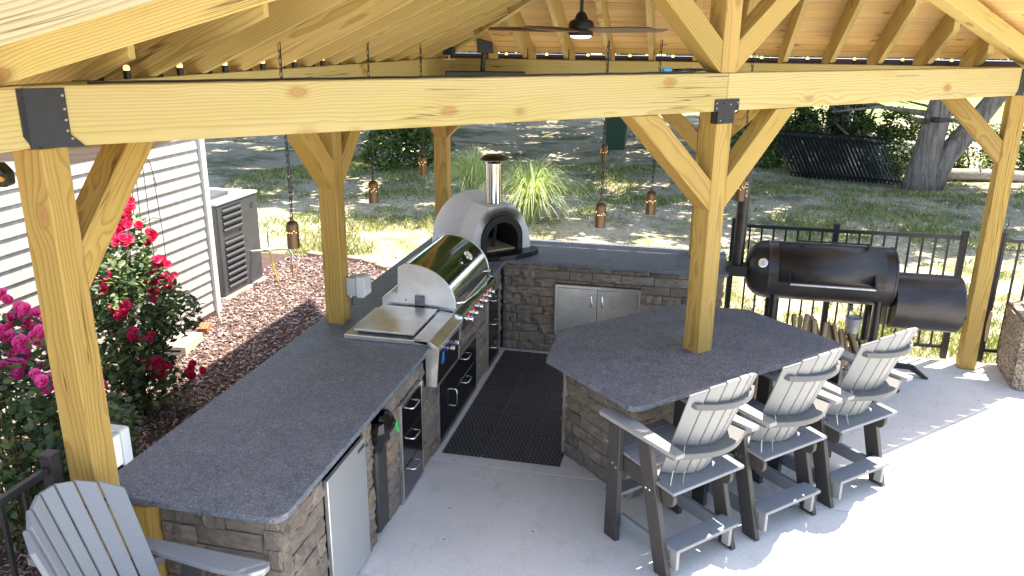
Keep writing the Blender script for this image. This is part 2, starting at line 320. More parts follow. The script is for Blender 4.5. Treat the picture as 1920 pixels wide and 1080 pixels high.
def smoker_mat():
    m = M('seasoned_smoker_paint').set(rough=0.36, metal=0.5, spec=0.5); v = m.coords('Object', (2, 2, 5)); n = m.noise(v, 1.6, 5)
    m.base(m.ramp(n, [(0.35, (0.030, 0.029, 0.031)), (0.6, (0.052, 0.046, 0.047)), (0.8, (0.085, 0.070, 0.062))])); m.link(m.ramp(n, [(0.3, (0.30,) * 3), (0.7, (0.45,) * 3)]), m.b.inputs['Roughness']); m.bump(m.noise(m.coords(), 300, 2), 0.0005, 0.4); return m.m
SMOKE = smoker_mat()
DARK = simple('dark_recess', (0.008, 0.008, 0.009), 0.8)
CORE = simple('block_core', (0.035, 0.03, 0.027), 0.9, var=0.3)
def siding():
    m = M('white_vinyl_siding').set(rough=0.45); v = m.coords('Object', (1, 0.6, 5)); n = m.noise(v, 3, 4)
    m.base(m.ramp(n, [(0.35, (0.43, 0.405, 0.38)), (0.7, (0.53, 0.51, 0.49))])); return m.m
SIDING = siding()
WHITE = simple('white_trim', (0.78, 0.76, 0.73), 0.5, var=0.05)
HEATER = simple('grey_heater_cabinet', (0.09, 0.094, 0.104), 0.42, 0.3, var=0.12, vs=6)
GREYP = simple('grey_outlet_plastic', (0.42, 0.46, 0.50), 0.4)
RUBBER = simple('black_rubber_mat', (0.022, 0.021, 0.023), 0.55, var=0.5, vs=9)
CLAY = simple('grey_stucco', (0.60, 0.615, 0.65), 0.8, var=0.04, bump=0.001, bs=200)
def facade():
    m = M('smoke_stained_stucco').set(rough=0.8); v = m.coords('Object'); sp = m.node('ShaderNodeSeparateXYZ'); m.link(v, sp.inputs[0])
    # soot plume above the mouth (local x = across, y = up)
    a = m.math('MULTIPLY', sp.outputs[0], 3.9); b = m.math('MULTIPLY', m.math('SUBTRACT', sp.outputs[1], 0.36), 7.0)
    d = m.math('SQRT', m.math('ADD', m.math('MULTIPLY', a, a), m.math('MULTIPLY', b, b))); d = m.math('ADD', d, m.math('MULTIPLY', m.math('SUBTRACT', m.noise(v, 9, 4), 0.5), 0.3)); d = m.math('ADD', d, m.math('MULTIPLY', m.math('LESS_THAN', sp.outputs[2], 0.33), 2.0))
    m.base(m.ramp(d, [(0.45, (0.02, 0.019, 0.018)), (0.72, (0.13, 0.128, 0.125)), (1.0, (0.60, 0.615, 0.65))])); return m.m
FACADE = facade()
IRON = simple('cast_black_iron', (0.014, 0.014, 0.016), 0.3, 0.4)
RUST = simple('bronzed_cap', (0.10, 0.055, 0.04), 0.35, 0.7, var=0.3)
FIREBRICK = simple('firebrick', (0.46, 0.37, 0.27), 0.9, var=0.25, vs=14)
PLANTER = M('exposed_aggregate').set(rough=0.95)
_v = PLANTER.coords(); _vo = PLANTER.node('ShaderNodeTexVoronoi'); _vo.inputs['Scale'].default_value = 75; PLANTER.link(_v, _vo.inputs['Vector'])
_cc = PLANTER.node('ShaderNodeSeparateColor'); PLANTER.link(_vo.outputs['Color'], _cc.inputs[0])
PLANTER.base(PLANTER.ramp(_cc.outputs[0], [(0.0, (0.11, 0.08, 0.06)), (0.35, (0.27, 0.20, 0.15)), (0.7, (0.42, 0.34, 0.26)), (1.0, (0.55, 0.50, 0.42))])); PLANTER.bump(_vo.outputs['Distance'], -0.006, 1.0); PLANTER = PLANTER.m
BLOCK = simple('concrete_block', (0.55, 0.50, 0.42), 0.95, var=0.12, vs=60, bump=0.002, bs=150)
BRICKR = simple('red_brick', (0.33, 0.13, 0.07), 0.9, var=0.25, vs=25, bump=0.002)
LANT = simple('aged_bronze', (0.13, 0.085, 0.05), 0.38, 0.85, var=0.2, vs=40)
GLOW = simple('warm_bulb', (1, 0.8, 0.4), 0.4, emit=(1.0, 0.60, 0.16), es=1.0)
GLOWW = simple('fan_light_diffuser', (0.9, 0.9, 0.9), 0.4, emit=(0.85, 0.9, 1.0), es=1.2)
BLADE = simple('walnut_fan_blade', (0.17, 0.105, 0.065), 0.55, var=0.15)
BLACKP = simple('black_plastic', (0.012, 0.012, 0.013), 0.4)
GALV = simple('galvanised_steel', (0.50, 0.51, 0.52), 0.38, 0.9, var=0.15, vs=30)
BAG = simple('black_bin_liner', (0.008, 0.008, 0.009), 0.16)
GREENT = simple('green_tie', (0.02, 0.50, 0.09), 0.4)
BLUEP = simple('blue_plastic', (0.02, 0.16, 0.5), 0.4)
REDP = simple('red_knob_light', (0.55, 0.01, 0.03), 0.3, emit=(0.9, 0.01, 0.03), es=0.15)
YELL = simple('yellow_gas_hose', (0.75, 0.55, 0.03), 0.5)
ORNG = simple('brass_valve', (0.55, 0.26, 0.06), 0.4, 0.5)
def fridge_mat():
    m = M('fridge_stainless').set(color=(0.55, 0.57, 0.58), rough=0.42, metal=0.75); return m.m
FRIDGE = fridge_mat()
GREENB = simple('green_plastic_bin', (0.012, 0.055, 0.028), 0.6)
LOGM = simple('weathered_log', (0.34, 0.30, 0.26), 0.95, var=0.3, vs=12, bump=0.01, bs=30)
SPLIT = wood('split_firewood', (0.50, 0.36, 0.22), (0.28, 0.18, 0.10), (0.8, 0.7, 0.62), knots=False, ring=0.008)
BARKW = simple('firewood_bark', (0.15, 0.10, 0.07), 0.95, var=0.4, vs=30, bump=0.006, bs=40)
TARP = M('clear_vinyl_sheet').set(color=(0.62, 0.52, 0.48), rough=0.25, trans=0.35, spec=0.6).m
SHINGLE = simple('brown_shingle', (0.09, 0.07, 0.055), 0.95, var=0.3, vs=30)
ROOFFACE = simple('brown_drip_edge', (0.05, 0.022, 0.018), 0.5)
CHALK = simple('chalk_writing', (0.7, 0.7, 0.68), 0.9)
PVC = simple('grey_steel_pipe', (0.50, 0.50, 0.50), 0.45, 0.3)
SOIL = simple('potting_soil', (0.05, 0.035, 0.025), 0.95, var=0.4, bump=0.01)
DIAL = simple('white_dial', (0.75, 0.76, 0.76), 0.3)

# ---------------------------------------------------------------- setting
L = 5.1455; PW = 0.135; h = PW / 2; ZB, ZT = 2.517, 2.742; S = 0.445; R2 = math.sqrt(2)
U3 = Vector((1, -1, 0)) / R2; V3 = Vector((1, 1, 0)) / R2
def uv(u, v, z=0): p = U3 * u + V3 * v; return Vector((p.x, p.y, z))
def lawn():
    bm = bmesh.new(); xs = list(np.concatenate([np.linspace(-150, -22, 12), np.linspace(-20, 30, 61), np.linspace(34, 150, 12)])); ys = list(np.concatenate([np.linspace(-60, -9, 8), np.linspace(-8, 36, 61), np.linspace(42, 320, 16)]))
    def hh(x, y):
        a = max(0.0, min(1.0, (y - 1.0) / 5)); return -0.045 + a * 0.05 * (math.sin(x * 0.9 + y * 0.4) + math.sin(y * 1.3 - x * 0.5))
    g = [[bm.verts.new((x, y, hh(x, y))) for x in xs] for y in ys]
    for j in range(len(ys) - 1):
        for i in range(len(xs) - 1): bm.faces.new((g[j][i], g[j][i + 1], g[j + 1][i + 1], g[j + 1][i]))
    tag(bm_obj('lawn', bm, LAWN, smooth=True), kind='structure')
lawn()
# patio: poured slab in bays with sunk joints
def bay(x0, x1, y0, y1): tag(boxo('patio_slab', x0, x1, y0, y1, -0.14, 0.0, CONC, bevel=0.006, seg=2), kind='structure')
J = 0.004
bay(-0.13, 9.0, -2.85 + J, 0.12); bay(-0.13, 9.0, -11, -2.85 - J)
tag(boxo('patio_joint', -0.12, 8.99, -10.98, 0.11, -0.16, -0.008, CORE), kind='structure')
boxo_m = tag(prism('mulch_bed', [(-9, -11), (-0.13, -11), (-0.13, 0.3), (-0.9, 1.4), (-1.55, 2.02), (-2.3, 2.2), (-3.6, 2.15), (-5, 1.0), (-9, 0)], 0.10, (0, 0, -0.06), (1, 0, 0), (0, 1, 0), MULCHB), kind='structure')
def mulch():
    n = 30000; x = rng.uniform(-2.9, -0.14, n); y = rng.uniform(-6.5, 2.2, n)
    ok = (x < -0.16) & ~((y > 0.3) & (x + 0.9 > (1.4 - y) * 0.7 + 0.0) & (y < 1.4)) & ~((y > 1.4) & (y > 2.02 + (x + 1.55) * -0.25 - np.maximum(0, x + 1.55) * 1.0))
    x, y = x[ok], y[ok]; n = len(x); z = rng.uniform(-0.012, 0.016, n)
    T = np.array([(-1, -.42, 0), (1, -.38, .12), (.9, .4, 0), (-.95, .34, -.1), (-1, -.42, -.2), (1, -.38, -.1), (.9, .4, -.2), (-.95, .34, -.3)], dtype=float)
    F = np.array([(0, 1, 2, 3), (0, 4, 5, 1), (1, 5, 6, 2), (2, 6, 7, 3), (3, 7, 4, 0)])
    V, F = scatter(np.stack([x, y, z], 1), T, F, rng.uniform(0.008, 0.024, n), rand_rot(n, 1.6))
    tag(np_mesh('bark_mulch', V, F, MULCH), 'reddish brown bark mulch chips covering the bed behind the counter', 'mulch', kind='stuff')
mulch()
def pnoise(x, y, s, seed):
    g = np.random.default_rng(seed).uniform(0, 1, (64, 64)); X = (x * s) % 64; Y = (y * s) % 64; i = np.floor(X).astype(int) % 64; j = np.floor(Y).astype(int) % 64; fx = X - np.floor(X); fy = Y - np.floor(Y); fx = fx * fx * (3 - 2 * fx); fy = fy * fy * (3 - 2 * fy)
    a = g[i, j]; b = g[(i + 1) % 64, j]; c = g[i, (j + 1) % 64]; d = g[(i + 1) % 64, (j + 1) % 64]; return (a * (1 - fx) + b * fx) * (1 - fy) + (c * (1 - fx) + d * fx) * fy
def in_bed(x, y): return (x < -0.13) & (y < np.where(x > -0.9, 0.3 + (-0.13 - x) * 1.43, np.where(x > -2.3, 1.4 + (-0.9 - x) * 0.6, 2.2)))
def grass():
    def blades(n, x0, x1, y0, y1, hmin, hmax, wid, dens, seed, name, mat, lab, lean=0.7):
        x = rng.uniform(x0, x1, n); y = y0 + (y1 - y0) * rng.uniform(0, 1, n) ** 1.5
        p = 0.6 * pnoise(x, y, 1.1, seed) + 0.4 * pnoise(x, y, 4.0, seed + 1)
        ok = (rng.uniform(0, 1, n) < np.clip((p - dens) * 5, 0.03, 1)) & ~in_bed(x, y) & ~((x > -0.2) & (y < 0.26))
        x, y, p = x[ok], y[ok], p[ok]; n = len(x); H = rng.uniform(hmin, hmax, n) * (0.6 + p); a = rng.uniform(0, 6.28, n); w = wid * rng.uniform(0.6, 1.3, n) * (1 + (y - y0) / 14)
        z = -0.05 + np.clip((y - 1) / 5, 0, 1) * 0.05 * (np.sin(x * 0.9 + y * 0.4) + np.sin(y * 1.3 - x * 0.5))
        l = rng.uniform(0.1, lean, n) * H; b = rng.uniform(0, 6.28, n)
        A = np.stack([x - np.cos(a) * w, y - np.sin(a) * w, z], 1); B = np.stack([x + np.cos(a) * w, y + np.sin(a) * w, z], 1)
        C = np.stack([x + np.cos(b) * l * .5 + np.cos(a) * w * .6, y + np.sin(b) * l * .5 + np.sin(a) * w * .6, z + H * .62], 1); D = np.stack([x + np.cos(b) * l * 1.3, y + np.sin(b) * l * 1.3, z + H], 1)
        V = np.stack([A, B, C, D], 1).reshape(-1, 3); F = np.arange(n * 4).reshape(-1, 4)
        tag(np_mesh(name, V, F, mat), lab, 'grass', kind='stuff')
    blades(210000, -7, 11, 0.25, 12, 0.03, 0.085, 0.0045, 0.46, 5, 'lawn_grass', GRASS, 'patchy green lawn grass behind the counter and fence')
    blades(90000, -7, 11, 0.25, 12, 0.01, 0.035, 0.004, 0.30, 9, 'dry_grass', STRAW, 'pale dry grass thatch in the bare patches of the lawn', 2.5)
grass()

# ---------------------------------------------------------------- pavilion
pav = thing('pavilion', 'triangular open timber pavilion of yellow treated pine over the outdoor kitchen', 'pavilion')
X1, Y1, Z1 = Vector((1, 0, 0)), Vector((0, 1, 0)), Vector((0, 0, 1))
def vpost(p, z0, z1, rot=0.0, w=PW):
    a = math.radians(rot); A = Vector((math.cos(a), math.sin(a), 0)); B = Vector((-math.sin(a), math.cos(a), 0))
    ln = z1 - z0; poly = [(0, -w / 2), (ln, -w / 2), (ln, w / 2), (0, w / 2)]
    return prism('post', poly, w, (p[0], p[1], z0), Z1, B, WOOD, pav, bevel=0.005)
P2Y = -2.62
for p in ((0, -L), (0, P2Y), (0, 0), (2.573, 0), (L, 0)): vpost(p, 0.002, ZB - 0.002)
P4 = Vector((2.585, -2.56, 0)); vpost(P4, 0.002, ZB - 0.002, 45)
def beam(name, a, b, z0=ZB, z1=ZT, w=PW, mat=WOOD_BEAM, a0=(0, 0), b0=(0, 0)):
    a = Vector((*a, 0)); b = Vector((*b, 0)); d = b - a; ln = d.length
    poly = [(a0[0], 0), (ln + b0[0], 0), (ln + b0[1], z1 - z0), (a0[1], z1 - z0)]
    return prism(name, poly, w, (a.x, a.y, z0), d, Z1, mat, pav, bevel=0.004)
beam('beam', (-0.0203, -L - 0.95), (-0.0203, -h - 0.002), w=0.0945); beam('beam', (-h, 0), (L + 0.35, 0))
# long front beam in two lengths, its ends mitred against the other beams
def front_beam(v0, v1, mit0, mit1):
    t = PW / 2; bm = bmesh.new(); pts = []
    # footprint in (v, u) about the hypotenuse line
    f = [(v0 + mit0 * (-t), -t), (v1 + mit1 * (-t), -t), (v1 + mit1 * t, t), (v0 + mit0 * t, t)]
    lo = [bm.verts.new((p[0] - v0, 0, p[1])) for p in f]; hi = [bm.verts.new((p[0] - v0, ZT - ZB, p[1])) for p in f]
    bm.faces.new(lo); bm.faces.new(hi[::-1])
    for i in range(4): bm.faces.new((lo[i], hi[i], hi[(i + 1) % 4], lo[(i + 1) % 4]))
    o = uv(L / R2, v0, ZB + 0.0005); return bm_obj('beam', bm, WOOD_BEAM, pav, frame(o, V3, Z1), bevel=0.004)
e0 = L / R2
front_beam(-e0 + 0.028 * R2, 0.016, -1, 0); front_beam(0.018, e0 - 0.068 * R2, 0, 1)
# gable rakes (main and outer), king post, struts
rz0 = 2.775
def rake(side, du, w=PW, d=0.15, z=rz0, mat=WOOD_RAFT, ext=0.95, name='rake_rafter', top=0.0):
    sg = -1 if side == 'L' else 1; rise = S / R2
    o = uv(e0 + du, sg * e0, z); half = e0 - 0.004
    x0 = -ext; poly = [(x0, rise * x0), (half, rise * half), (half, rise * half + d), (x0, rise * x0 + d)]
    if sg > 0 and ext > 0.4: poly[0] = (-0.35, -0.35 * rise); poly[3] = (-0.35, -0.35 * rise + d)
    # local X must follow the slope so the grain follows it
    A = (V3 * (-sg) + Z1 * rise).normalized(); nrm = A.cross(V3 * sg * 1.0)
    ln = math.sqrt(1 + rise * rise); B = Z1 - A * A.z; B.normalize()
    P = [(A.dot(V3 * (-sg) * a + Z1 * b), B.dot(V3 * (-sg) * a + Z1 * b)) for a, b in poly]
    return prism(name, P, w, o, A, B, mat, pav, bevel=0.004)
for s in 'LR': rake(s, 0, ext=0.15)
for s in 'LR': rake(s, 0.60, w=0.04, d=0.235, z=2.915, name='barge_board', mat=WOOD_BARGE)
peak = rz0 + S * L / 2
vpost(P4, ZT + 0.003, peak - 0.02, 45)
def brace(c, dirh, n, zlow, reach, w=0.125, up=1, foot=h, mat=WOOD, ztop=None, rise=None):
    """knee brace: starts at post face at height zlow, runs out 'reach' and up to ztop"""
    ztop = ZB - 0.002 if ztop is None else ztop; rise = ztop - zlow
    d = Vector(dirh).normalized(); A = (d * reach + Z1 * rise).normalized(); B = Z1 * A.dot(d) - d * A.z; B = (Z1 - A * A.z).normalized()
    hw = 0.07
    o = Vector((c[0], c[1], 0)) + d * (foot + 0.0) + Z1 * zlow
    # parallelogram cut plumb at the post and level at the beam
    k = reach / rise
    wz = 2 * hw / (reach / math.hypot(reach, rise)); wx = 2 * hw / (rise / math.hypot(reach, rise))
    q = [(0, 0), (reach, rise), (reach - wx, rise), (0, wz)]
    P = [(A.dot(d * a + Z1 * b), B.dot(d * a + Z1 * b)) for a, b in q]
    return prism('brace', P, w, o, A, B, mat, pav, bevel=0.004)
brace(P4, -V3, 0, 1.90, 0.68); brace(P4, V3, 0, 1.90, 0.60)
brace((0, P2Y), (0, -1, 0), 0, 1.92, 0.62); brace((0, P2Y), (0, 1, 0), 0, 1.92, 0.62)
brace((0, 0), (0, -1, 0), 0, 1.98, 0.55); brace((0, 0), (1, 0, 0), 0, 1.98, 0.55)
brace((2.573, 0), (-1, 0, 0), 0, 1.92, 0.62); brace((2.573, 0), (1, 0, 0), 0, 1.92, 0.62)
brace((L, 0), (-1, 0, 0), 0, 1.93, 0.58, foot=h); brace((0, -L), (0, 1, 0), 0, 1.92, 0.58)
brace(P4, -V3, 0, ZT + 0.003 , 0.9, ztop=ZT + 1.0 * 0.75, foot=h); brace(P4, V3, 0, ZT + 0.003, 0.9, ztop=ZT + 0.75, foot=h)
# common rafters on the two roof planes; (t, s): t inward from the eave beam, s along the eave from the corner
def tp(side, t, s, z): return Vector((t, -s, z)) if side == 'L' else Vector((s, -t, z))
ZR = ZT + 0.004; RD = 0.24
def rafter(side, s):
    ov = 1.03 if side == 'L' else 0.42
    tmax = min(s, L - s) - (0.045 if s < L / 2 else 0.10)
    if tmax < 0.1: return
    A = (tp(side, 1, 0, 0) + Z1 * S).normalized(); B = (Z1 - A * A.z).normalized(); d = tp(side, 1, 0, 0)
    q = [(-ov, -S * ov), (-h - 0.002, -S * h), (-h - 0.002, 0.0), (0.02, 0.0), (tmax, S * (tmax - 0.02)), (tmax, S * tmax + RD), (-ov, -S * ov + RD)]
    q[1] = (-h - 0.002, -S * h - 0.01)
    P = [(A.dot(d * a + Z1 * b), B.dot(d * a + Z1 * b)) for a, b in q]
    prism('rafter', P, 0.042, tp(side, 0, s, ZR), A, B, WOOD_RAFT, pav, bevel=0.002)
for k in range(14): 
    s = 0.455 + 0.394 * k
    if s < L - 0.15: rafter('R', s)
for s in (4.83, 4.44, 4.04, 3.66, 3.27, 2.88, 2.48, 2.09, 1.70, 1.31, 0.92, 0.53): rafter('L', s)
# hip rafter from the back corner to the peak
A = (U3 + Z1 * (S / R2)).normalized(); B = (Z1 - A * A.z).normalized(); sl_ = S / R2; hl = L / R2 - 0.08
q = [(-0.6, -0.6 * sl_ - 0.03), (-0.1, -0.1 * sl_ - 0.03), (-0.1, 0.0), (0.06, 0.0), (hl, hl * sl_ - 0.05), (hl, hl * sl_ + RD - 0.01), (-0.6, -0.6 * sl_ + RD - 0.01)]
prism('hip_rafter', [(A.dot(U3 * a + Z1 * b), B.dot(U3 * a + Z1 * b)) for a, b in q], 0.05, (0, 0, ZR), A, B, WOOD_RAFT, pav, bevel=0.002)
# roof boards
def boards(side, ov):
    dt = 0.122; t = -ov; OUT = 0.82
    A = tp(side, 0, 1, 0)
    while t < (L + OUT) / 2 - 0.01:
        t1 = min(t + dt - 0.007, (L + OUT) / 2); bm = bmesh.new(); zz = lambda t: ZR + RD + 0.003 + S * t
        lo = []
        for (tt, ss) in ((t, t + 0.002), (t, L + OUT - t), (t1, L + OUT - t1), (t1, t1 + 0.002)): lo.append(tp(side, tt, ss, zz(tt)))
        s0 = t
        o = tp(side, t, 0, zz(t)); F = frame(o, A, tp(side, 1, 0, 0) + Z1 * S); Fi = F.inverted()
        n = (Z1 - (tp(side, 1, 0, 0) * S)).normalized() * 0.019
        lv = [bm.verts.new(Fi @ p) for p in lo]; hv = [bm.verts.new(Fi @ (p + n)) for p in lo]
        bm.faces.new(lv); bm.faces.new(hv[::-1])
        for i in range(4): bm.faces.new((lv[i], hv[i], hv[(i + 1) % 4], lv[(i + 1) % 4]))
        bm_obj('roof_board', bm, WOOD_DECK, pav, F, bevel=0.005); t += dt
boards('L', 1.05); boards('R', 0.43)
for side, ov in (('L', 1.08), ('R', 0.46)):
    bm = bmesh.new(); pts = [(-ov, -ov), (-ov, L + 0.76 + ov), ((L + 0.76) / 2, (L + 0.76) / 2)]
    v = [bm.verts.new(tp(side, a, b, ZR + RD + 0.035 + S * a)) for a, b in pts]; v2 = [bm.verts.new(tp(side, a, b, ZR + RD + 0.047 + S * a)) for a, b in pts]
    bm.faces.new(v); bm.faces.new(v2[::-1])
    for i in range(3): bm.faces.new((v[i], v[(i + 1) % 3], v2[(i + 1) % 3], v2[i]))
    bm_obj('shingle_layer', bm, SHINGLE, pav)
gx = 0.455
prism('gutter', [(0.455, -0.02), (0.60, -0.02), (0.625, 0.0), (0.63, 0.075), (0.62, 0.075), (0.612, 0.005), (0.595, -0.008), (0.465, -0.008), (0.465, 0.06), (0.455, 0.06)], L + 1.6, (L / 2 - 0.15, 0, 2.70), Y1, Z1, ROOFFACE, pav)
tubeo('gutter_rim_glint', [(-0.9, 0.628, 2.777), (L + 0.6, 0.628, 2.777)], 0.006, CHROME, pav, n=6)  # bright line standing for the sun highlight along the brown gutter's rim
# steel brackets
def plate(poly, o, a, b, t=0.006, screws=()):
    p = prism('bracket', poly, t, o, a, b, BRKT, pav, bevel=0.0015)
    for s in screws:
        F = frame(Vector(o), a, b); latheo('screw', [(0.006, 0.003), (0.006, 0.005), (0.003, 0.0075)], SCREW if random.random() < 0.5 else BRKT, p, (s[0], s[1], 0), n=8)
    return p
ob = uv(e0 + PW / 2 + 0.004, 0, 0)
plate([(-0.075, -0.06 + 0.0), (-0.075, -0.075), (0.07, -0.075), (0.07, 0), (0.105, 0.005), (0.105, 0.072), (-0.105, 0.072), (-0.105, 0.0), (-0.075, 0)], uv(e0 + PW / 2 + 0.004, 0.018, ZB), V3, Z1, screws=[(-0.09, 0.02), (-0.09, 0.05), (0.09, 0.02), (0.09, 0.05), (-0.03, 0.05), (0.03, 0.04), (-0.05, -0.055), (0.05, -0.055)])
prism('bracket', [(-0.066, -0.075), (-0.02, -0.075), (-0.02, 0.0), (-0.066, 0.0)], 0.006, Vector((P4.x, P4.y, ZB)) - V3 * (h + 0.006) + U3 * 0.0, -U3, Z1, BRKT, pav)
vL = -e0 + 0.068 * R2
plate([(-0.033, -0.002), (0.152, -0.002), (0.107, 0.045), (0.107, 0.217), (-0.033, 0.217)], uv(e0 + PW / 2 + 0.004, -e0, ZB), V3, Z1, screws=[(0.097, 0.06), (0.097, 0.10), (0.097, 0.14), (0.097, 0.19), (0.11, 0.03)])
plate([(-0.0, -0.002), (0.033, 0.045), (0.033, 0.217), (-0.0, 0.217)], (0.0305, -L - 0.066, ZB), -Y1, Z1, screws=[(0.02, 0.06), (0.02, 0.1), (0.02, 0.15), (0.02, 0.2)])
boxo('bracket', -0.075, -0.0695, -L - 0.05, -L + 0.05, ZB - 0.11, ZB - 0.004, BRKT, pav)
plate([(-0.19, 0.002), (-0.06, 0.002), (-0.06, 0.217), (-0.15, 0.217), (-0.15, 0.05)], uv(e0 + PW / 2 + 0.004, e0, ZB), V3, Z1)
for k in range(13):
    if 0.455 + 0.394 * k < L - 0.15: x = 0.455 + 0.394 * k + 0.023; boxo('rafter_tie', x, x + 0.003, -0.05, -0.02, ZT + 0.001, ZT + 0.10, BRKT, pav)
for s in (4.83, 4.44, 4.04, 3.66, 3.27, 2.88, 2.48): boxo('rafter_tie', 0.0, 0.05, -s + 0.022, -s + 0.026, ZT + 0.001, ZT + 0.075, BRKT, pav)

# screws along the front beam
for v in np.arange(-3.2, 3.3, 0.4):
    for z in (0.05, 0.115, 0.175):
        latheo('screw', [(0.0032, 0.0), (0.0032, 0.001)], SCREW, pav, n=6, mw=frame(uv(e0 + PW / 2 + 0.0005, v + random.uniform(-.03, .03), ZB + z + random.uniform(-.01, .01)), V3, Z1))
# small post at the counter end
prism('corner_post', [(0, -0.04), (0.875, -0.04), (0.875, 0.04), (0, 0.04)], 0.09, (0.10, -4.985, 0.002), Z1, Y1, WOOD, pav, bevel=0.004)

# ---------------------------------------------------------------- stone faces
def stone_mesh(i):
    r = random.Random(100 + i); bm = bmesh.new(); nx, nz = 6, 3; g = []
    for k in range(nz + 1):
        row = []
        for j in range(nx + 1):
            x = j / nx - 0.5; z = k / nz - 0.5; e = min(min(j, nx - j) / 1.0, min(k, nz - k) / 1.0)
            d = r.uniform(0.45, 1.1) if e >= 1 else r.uniform(0.30, 0.62)
            if e >= 1: x += r.uniform(-.03, .03); z += r.uniform(-.07, .07)
            row.append(bm.verts.new((x, -d, z)))
        g.append(row)
    for k in range(nz):
        for j in range(nx): bm.faces.new((g[k][j], g[k][j + 1], g[k + 1][j + 1], g[k + 1][j]))
    ed = [g[0][j] for j in range(nx + 1)] + [g[k][nx] for k in range(1, nz + 1)] + [g[nz][j] for j in range(nx - 1, -1, -1)] + [g[k][0] for k in range(nz - 1, 0, -1)]
    bk = [bm.verts.new((v.co.x, 1.0, v.co.z)) for v in ed]
    for a in range(len(ed)): b = (a + 1) % len(ed); bm.faces.new((ed[b], ed[a], bk[a], bk[b]))
    me = bpy.data.meshes.new('stone'); bmesh.ops.recalc_face_normals(bm, faces=bm.faces[:]); bm.to_mesh(me); bm.free(); me.materials.append(STONE)
    for p in me.polygons: p.use_smooth = True
    me.set_sharp_from_angle(angle=math.radians(24)); return me
SM = [stone_mesh(i) for i in range(9)]
def stone_face(parent, o, a, n, length, z0, z1, openings, seed, dep=0.040, ends=(0.0, 0.0)):
    """courses of split stone on the plane through o, along a, outward normal n"""
    r = random.Random(seed); a = Vector(a); n = Vector(n); z = z0; course = 0
    while z < z1 - 0.02:
        ch = r.choice([0.088, 0.098, 0.104]); ch = min(ch, z1 - z)
        if z1 - (z + ch) < 0.04: ch = z1 - z
        cuts = [(ends[0] * (course % 2), length - ends[1] * (course % 2), z, z + ch)]
        for (a0, a1, b0, b1) in openings:
            new = []
            for (c0, c1, d0, d1) in cuts:
                if b1 <= d0 + 0.012 or b0 >= d1 - 0.012 or a1 <= c0 or a0 >= c1: new.append((c0, c1, d0, d1)); continue
                if a0 > c0: new.append((c0, a0, d0, d1))
                if a1 < c1: new.append((a1, c1, d0, d1))
                if b1 < d1 - 0.02: new.append((max(c0, a0), min(c1, a1), b1, d1))
                if b0 > d0 + 0.02: new.append((max(c0, a0), min(c1, a1), d0, b0))
            cuts = new
        for (c0, c1, d0, d1) in cuts:
            x = c0 + (0 if c0 > 0.01 or course % 2 == 0 else 0)
            first = True
            while x < c1 - 0.01:
                ln = r.uniform(0.13, 0.34)
                if first: ln *= r.uniform(0.5, 1); first = False
                if c1 - (x + ln) < 0.09: ln = c1 - x
                w = ln - 0.006; hgt = d1 - d0 - 0.006; dd = dep * r.uniform(0.8, 1.2)
                me = r.choice(SM); o2 = bpy.data.objects.new('stone', me); COL.objects.link(o2); o2.parent = parent
                c = Vector(o) + a * (x + ln / 2) + Z1 * ((d0 + d1) / 2)
                F = Matrix(((a.x, -n.x, 0, c.x), (a.y, -n.y, 0, c.y), (a.z, -n.z, 1, c.z), (0, 0, 0, 1)))
                fl = r.choice([1, -1])
                o2.matrix_local = F @ Matrix.Diagonal((w, dd, hgt, 1))
                x += ln
        z += ch; course += 1

# ---------------------------------------------------------------- L-shaped kitchen counter
ZC = 0.93; ct = thing('outdoor_kitchen_counter', 'L-shaped stone-faced kitchen counter with dark leathered granite top', 'counter')
XF = 0.737
xa, xb, yb, yt = -0.137, 0.822, -0.654, 0.214
pl = rounded([(xa, -5.046), (xb, -5.046), (xb, yb), (2.868, yb), (2.868, yt), (xa, yt)], [0.01, 0.075, 0.0, 0.05, 0.02, 0.01], 7)
prism('countertop', pl, 0.034, (0, 0, ZC - 0.017), X1, Y1, GRANITE, ct, bevel=0.004, seg=2)
bm = bmesh.new(); CT = ZC - 0.036
box(bm, 0.16, XF, -4.94, -4.53, 0.001, CT); box(bm, 0.16, XF, -4.00, -3.885, 0.001, CT); box(bm, 0.16, 0.30, -4.53, -3.66, 0.001, CT)
box(bm, 0.16, XF - 0.35, -3.885, -3.655, 0.0, 0.05)
box(bm, 0.0, XF, -3.655, -0.02, 0.001, CT); box(bm, XF, 2.80, -0.57, 0.10, 0.001, CT); box(bm, 0.30, XF, -4.53, -4.0, 0.88, CT)
bm_obj('core', bm, CORE, ct)
boxo('fridge_recess', 0.301, 0.66, -4.53, -4.0, 0.002, 0.879, DARK, ct)
y2a = lambda y: y + 4.98
opn = [(-4.52, -4.00, 0.0, 0.865), (-3.88, -3.66, 0.0, 0.87), (-3.465, -3.045, 0.0, 0.72), (-2.685, -1.60, 0.0, 0.53), (-1.21, -0.765, 0.0, 0.715), (-2.95, -2.30, 0.62, 1.0), (-2.33, -1.25, 0.79, 1.0)]
stone_face(ct, (XF, -4.98, 0.002), Y1, X1, 4.98 + yb + 0.043, 0, CT - 0.002, [(y2a(a), y2a(b), c, d) for a, b, c, d in opn], 3, ends=(0.0, 0.0))
stone_face(ct, (0.15, -4.94, 0.002), X1, -Y1, XF + 0.03 - 0.15, 0, CT - 0.002, [], 5)
stone_face(ct, (XF + 0.04, -0.57, 0.002), X1, -Y1, 2.80 - XF - 0.04, 0, CT - 0.002, [(1.289 - 0.777, 2.092 - 0.777, 0.195, 0.712)], 8)
stone_face(ct, (2.80, -0.60, 0.002), Y1, X1, 0.70, 0, CT - 0.002, [], 9)
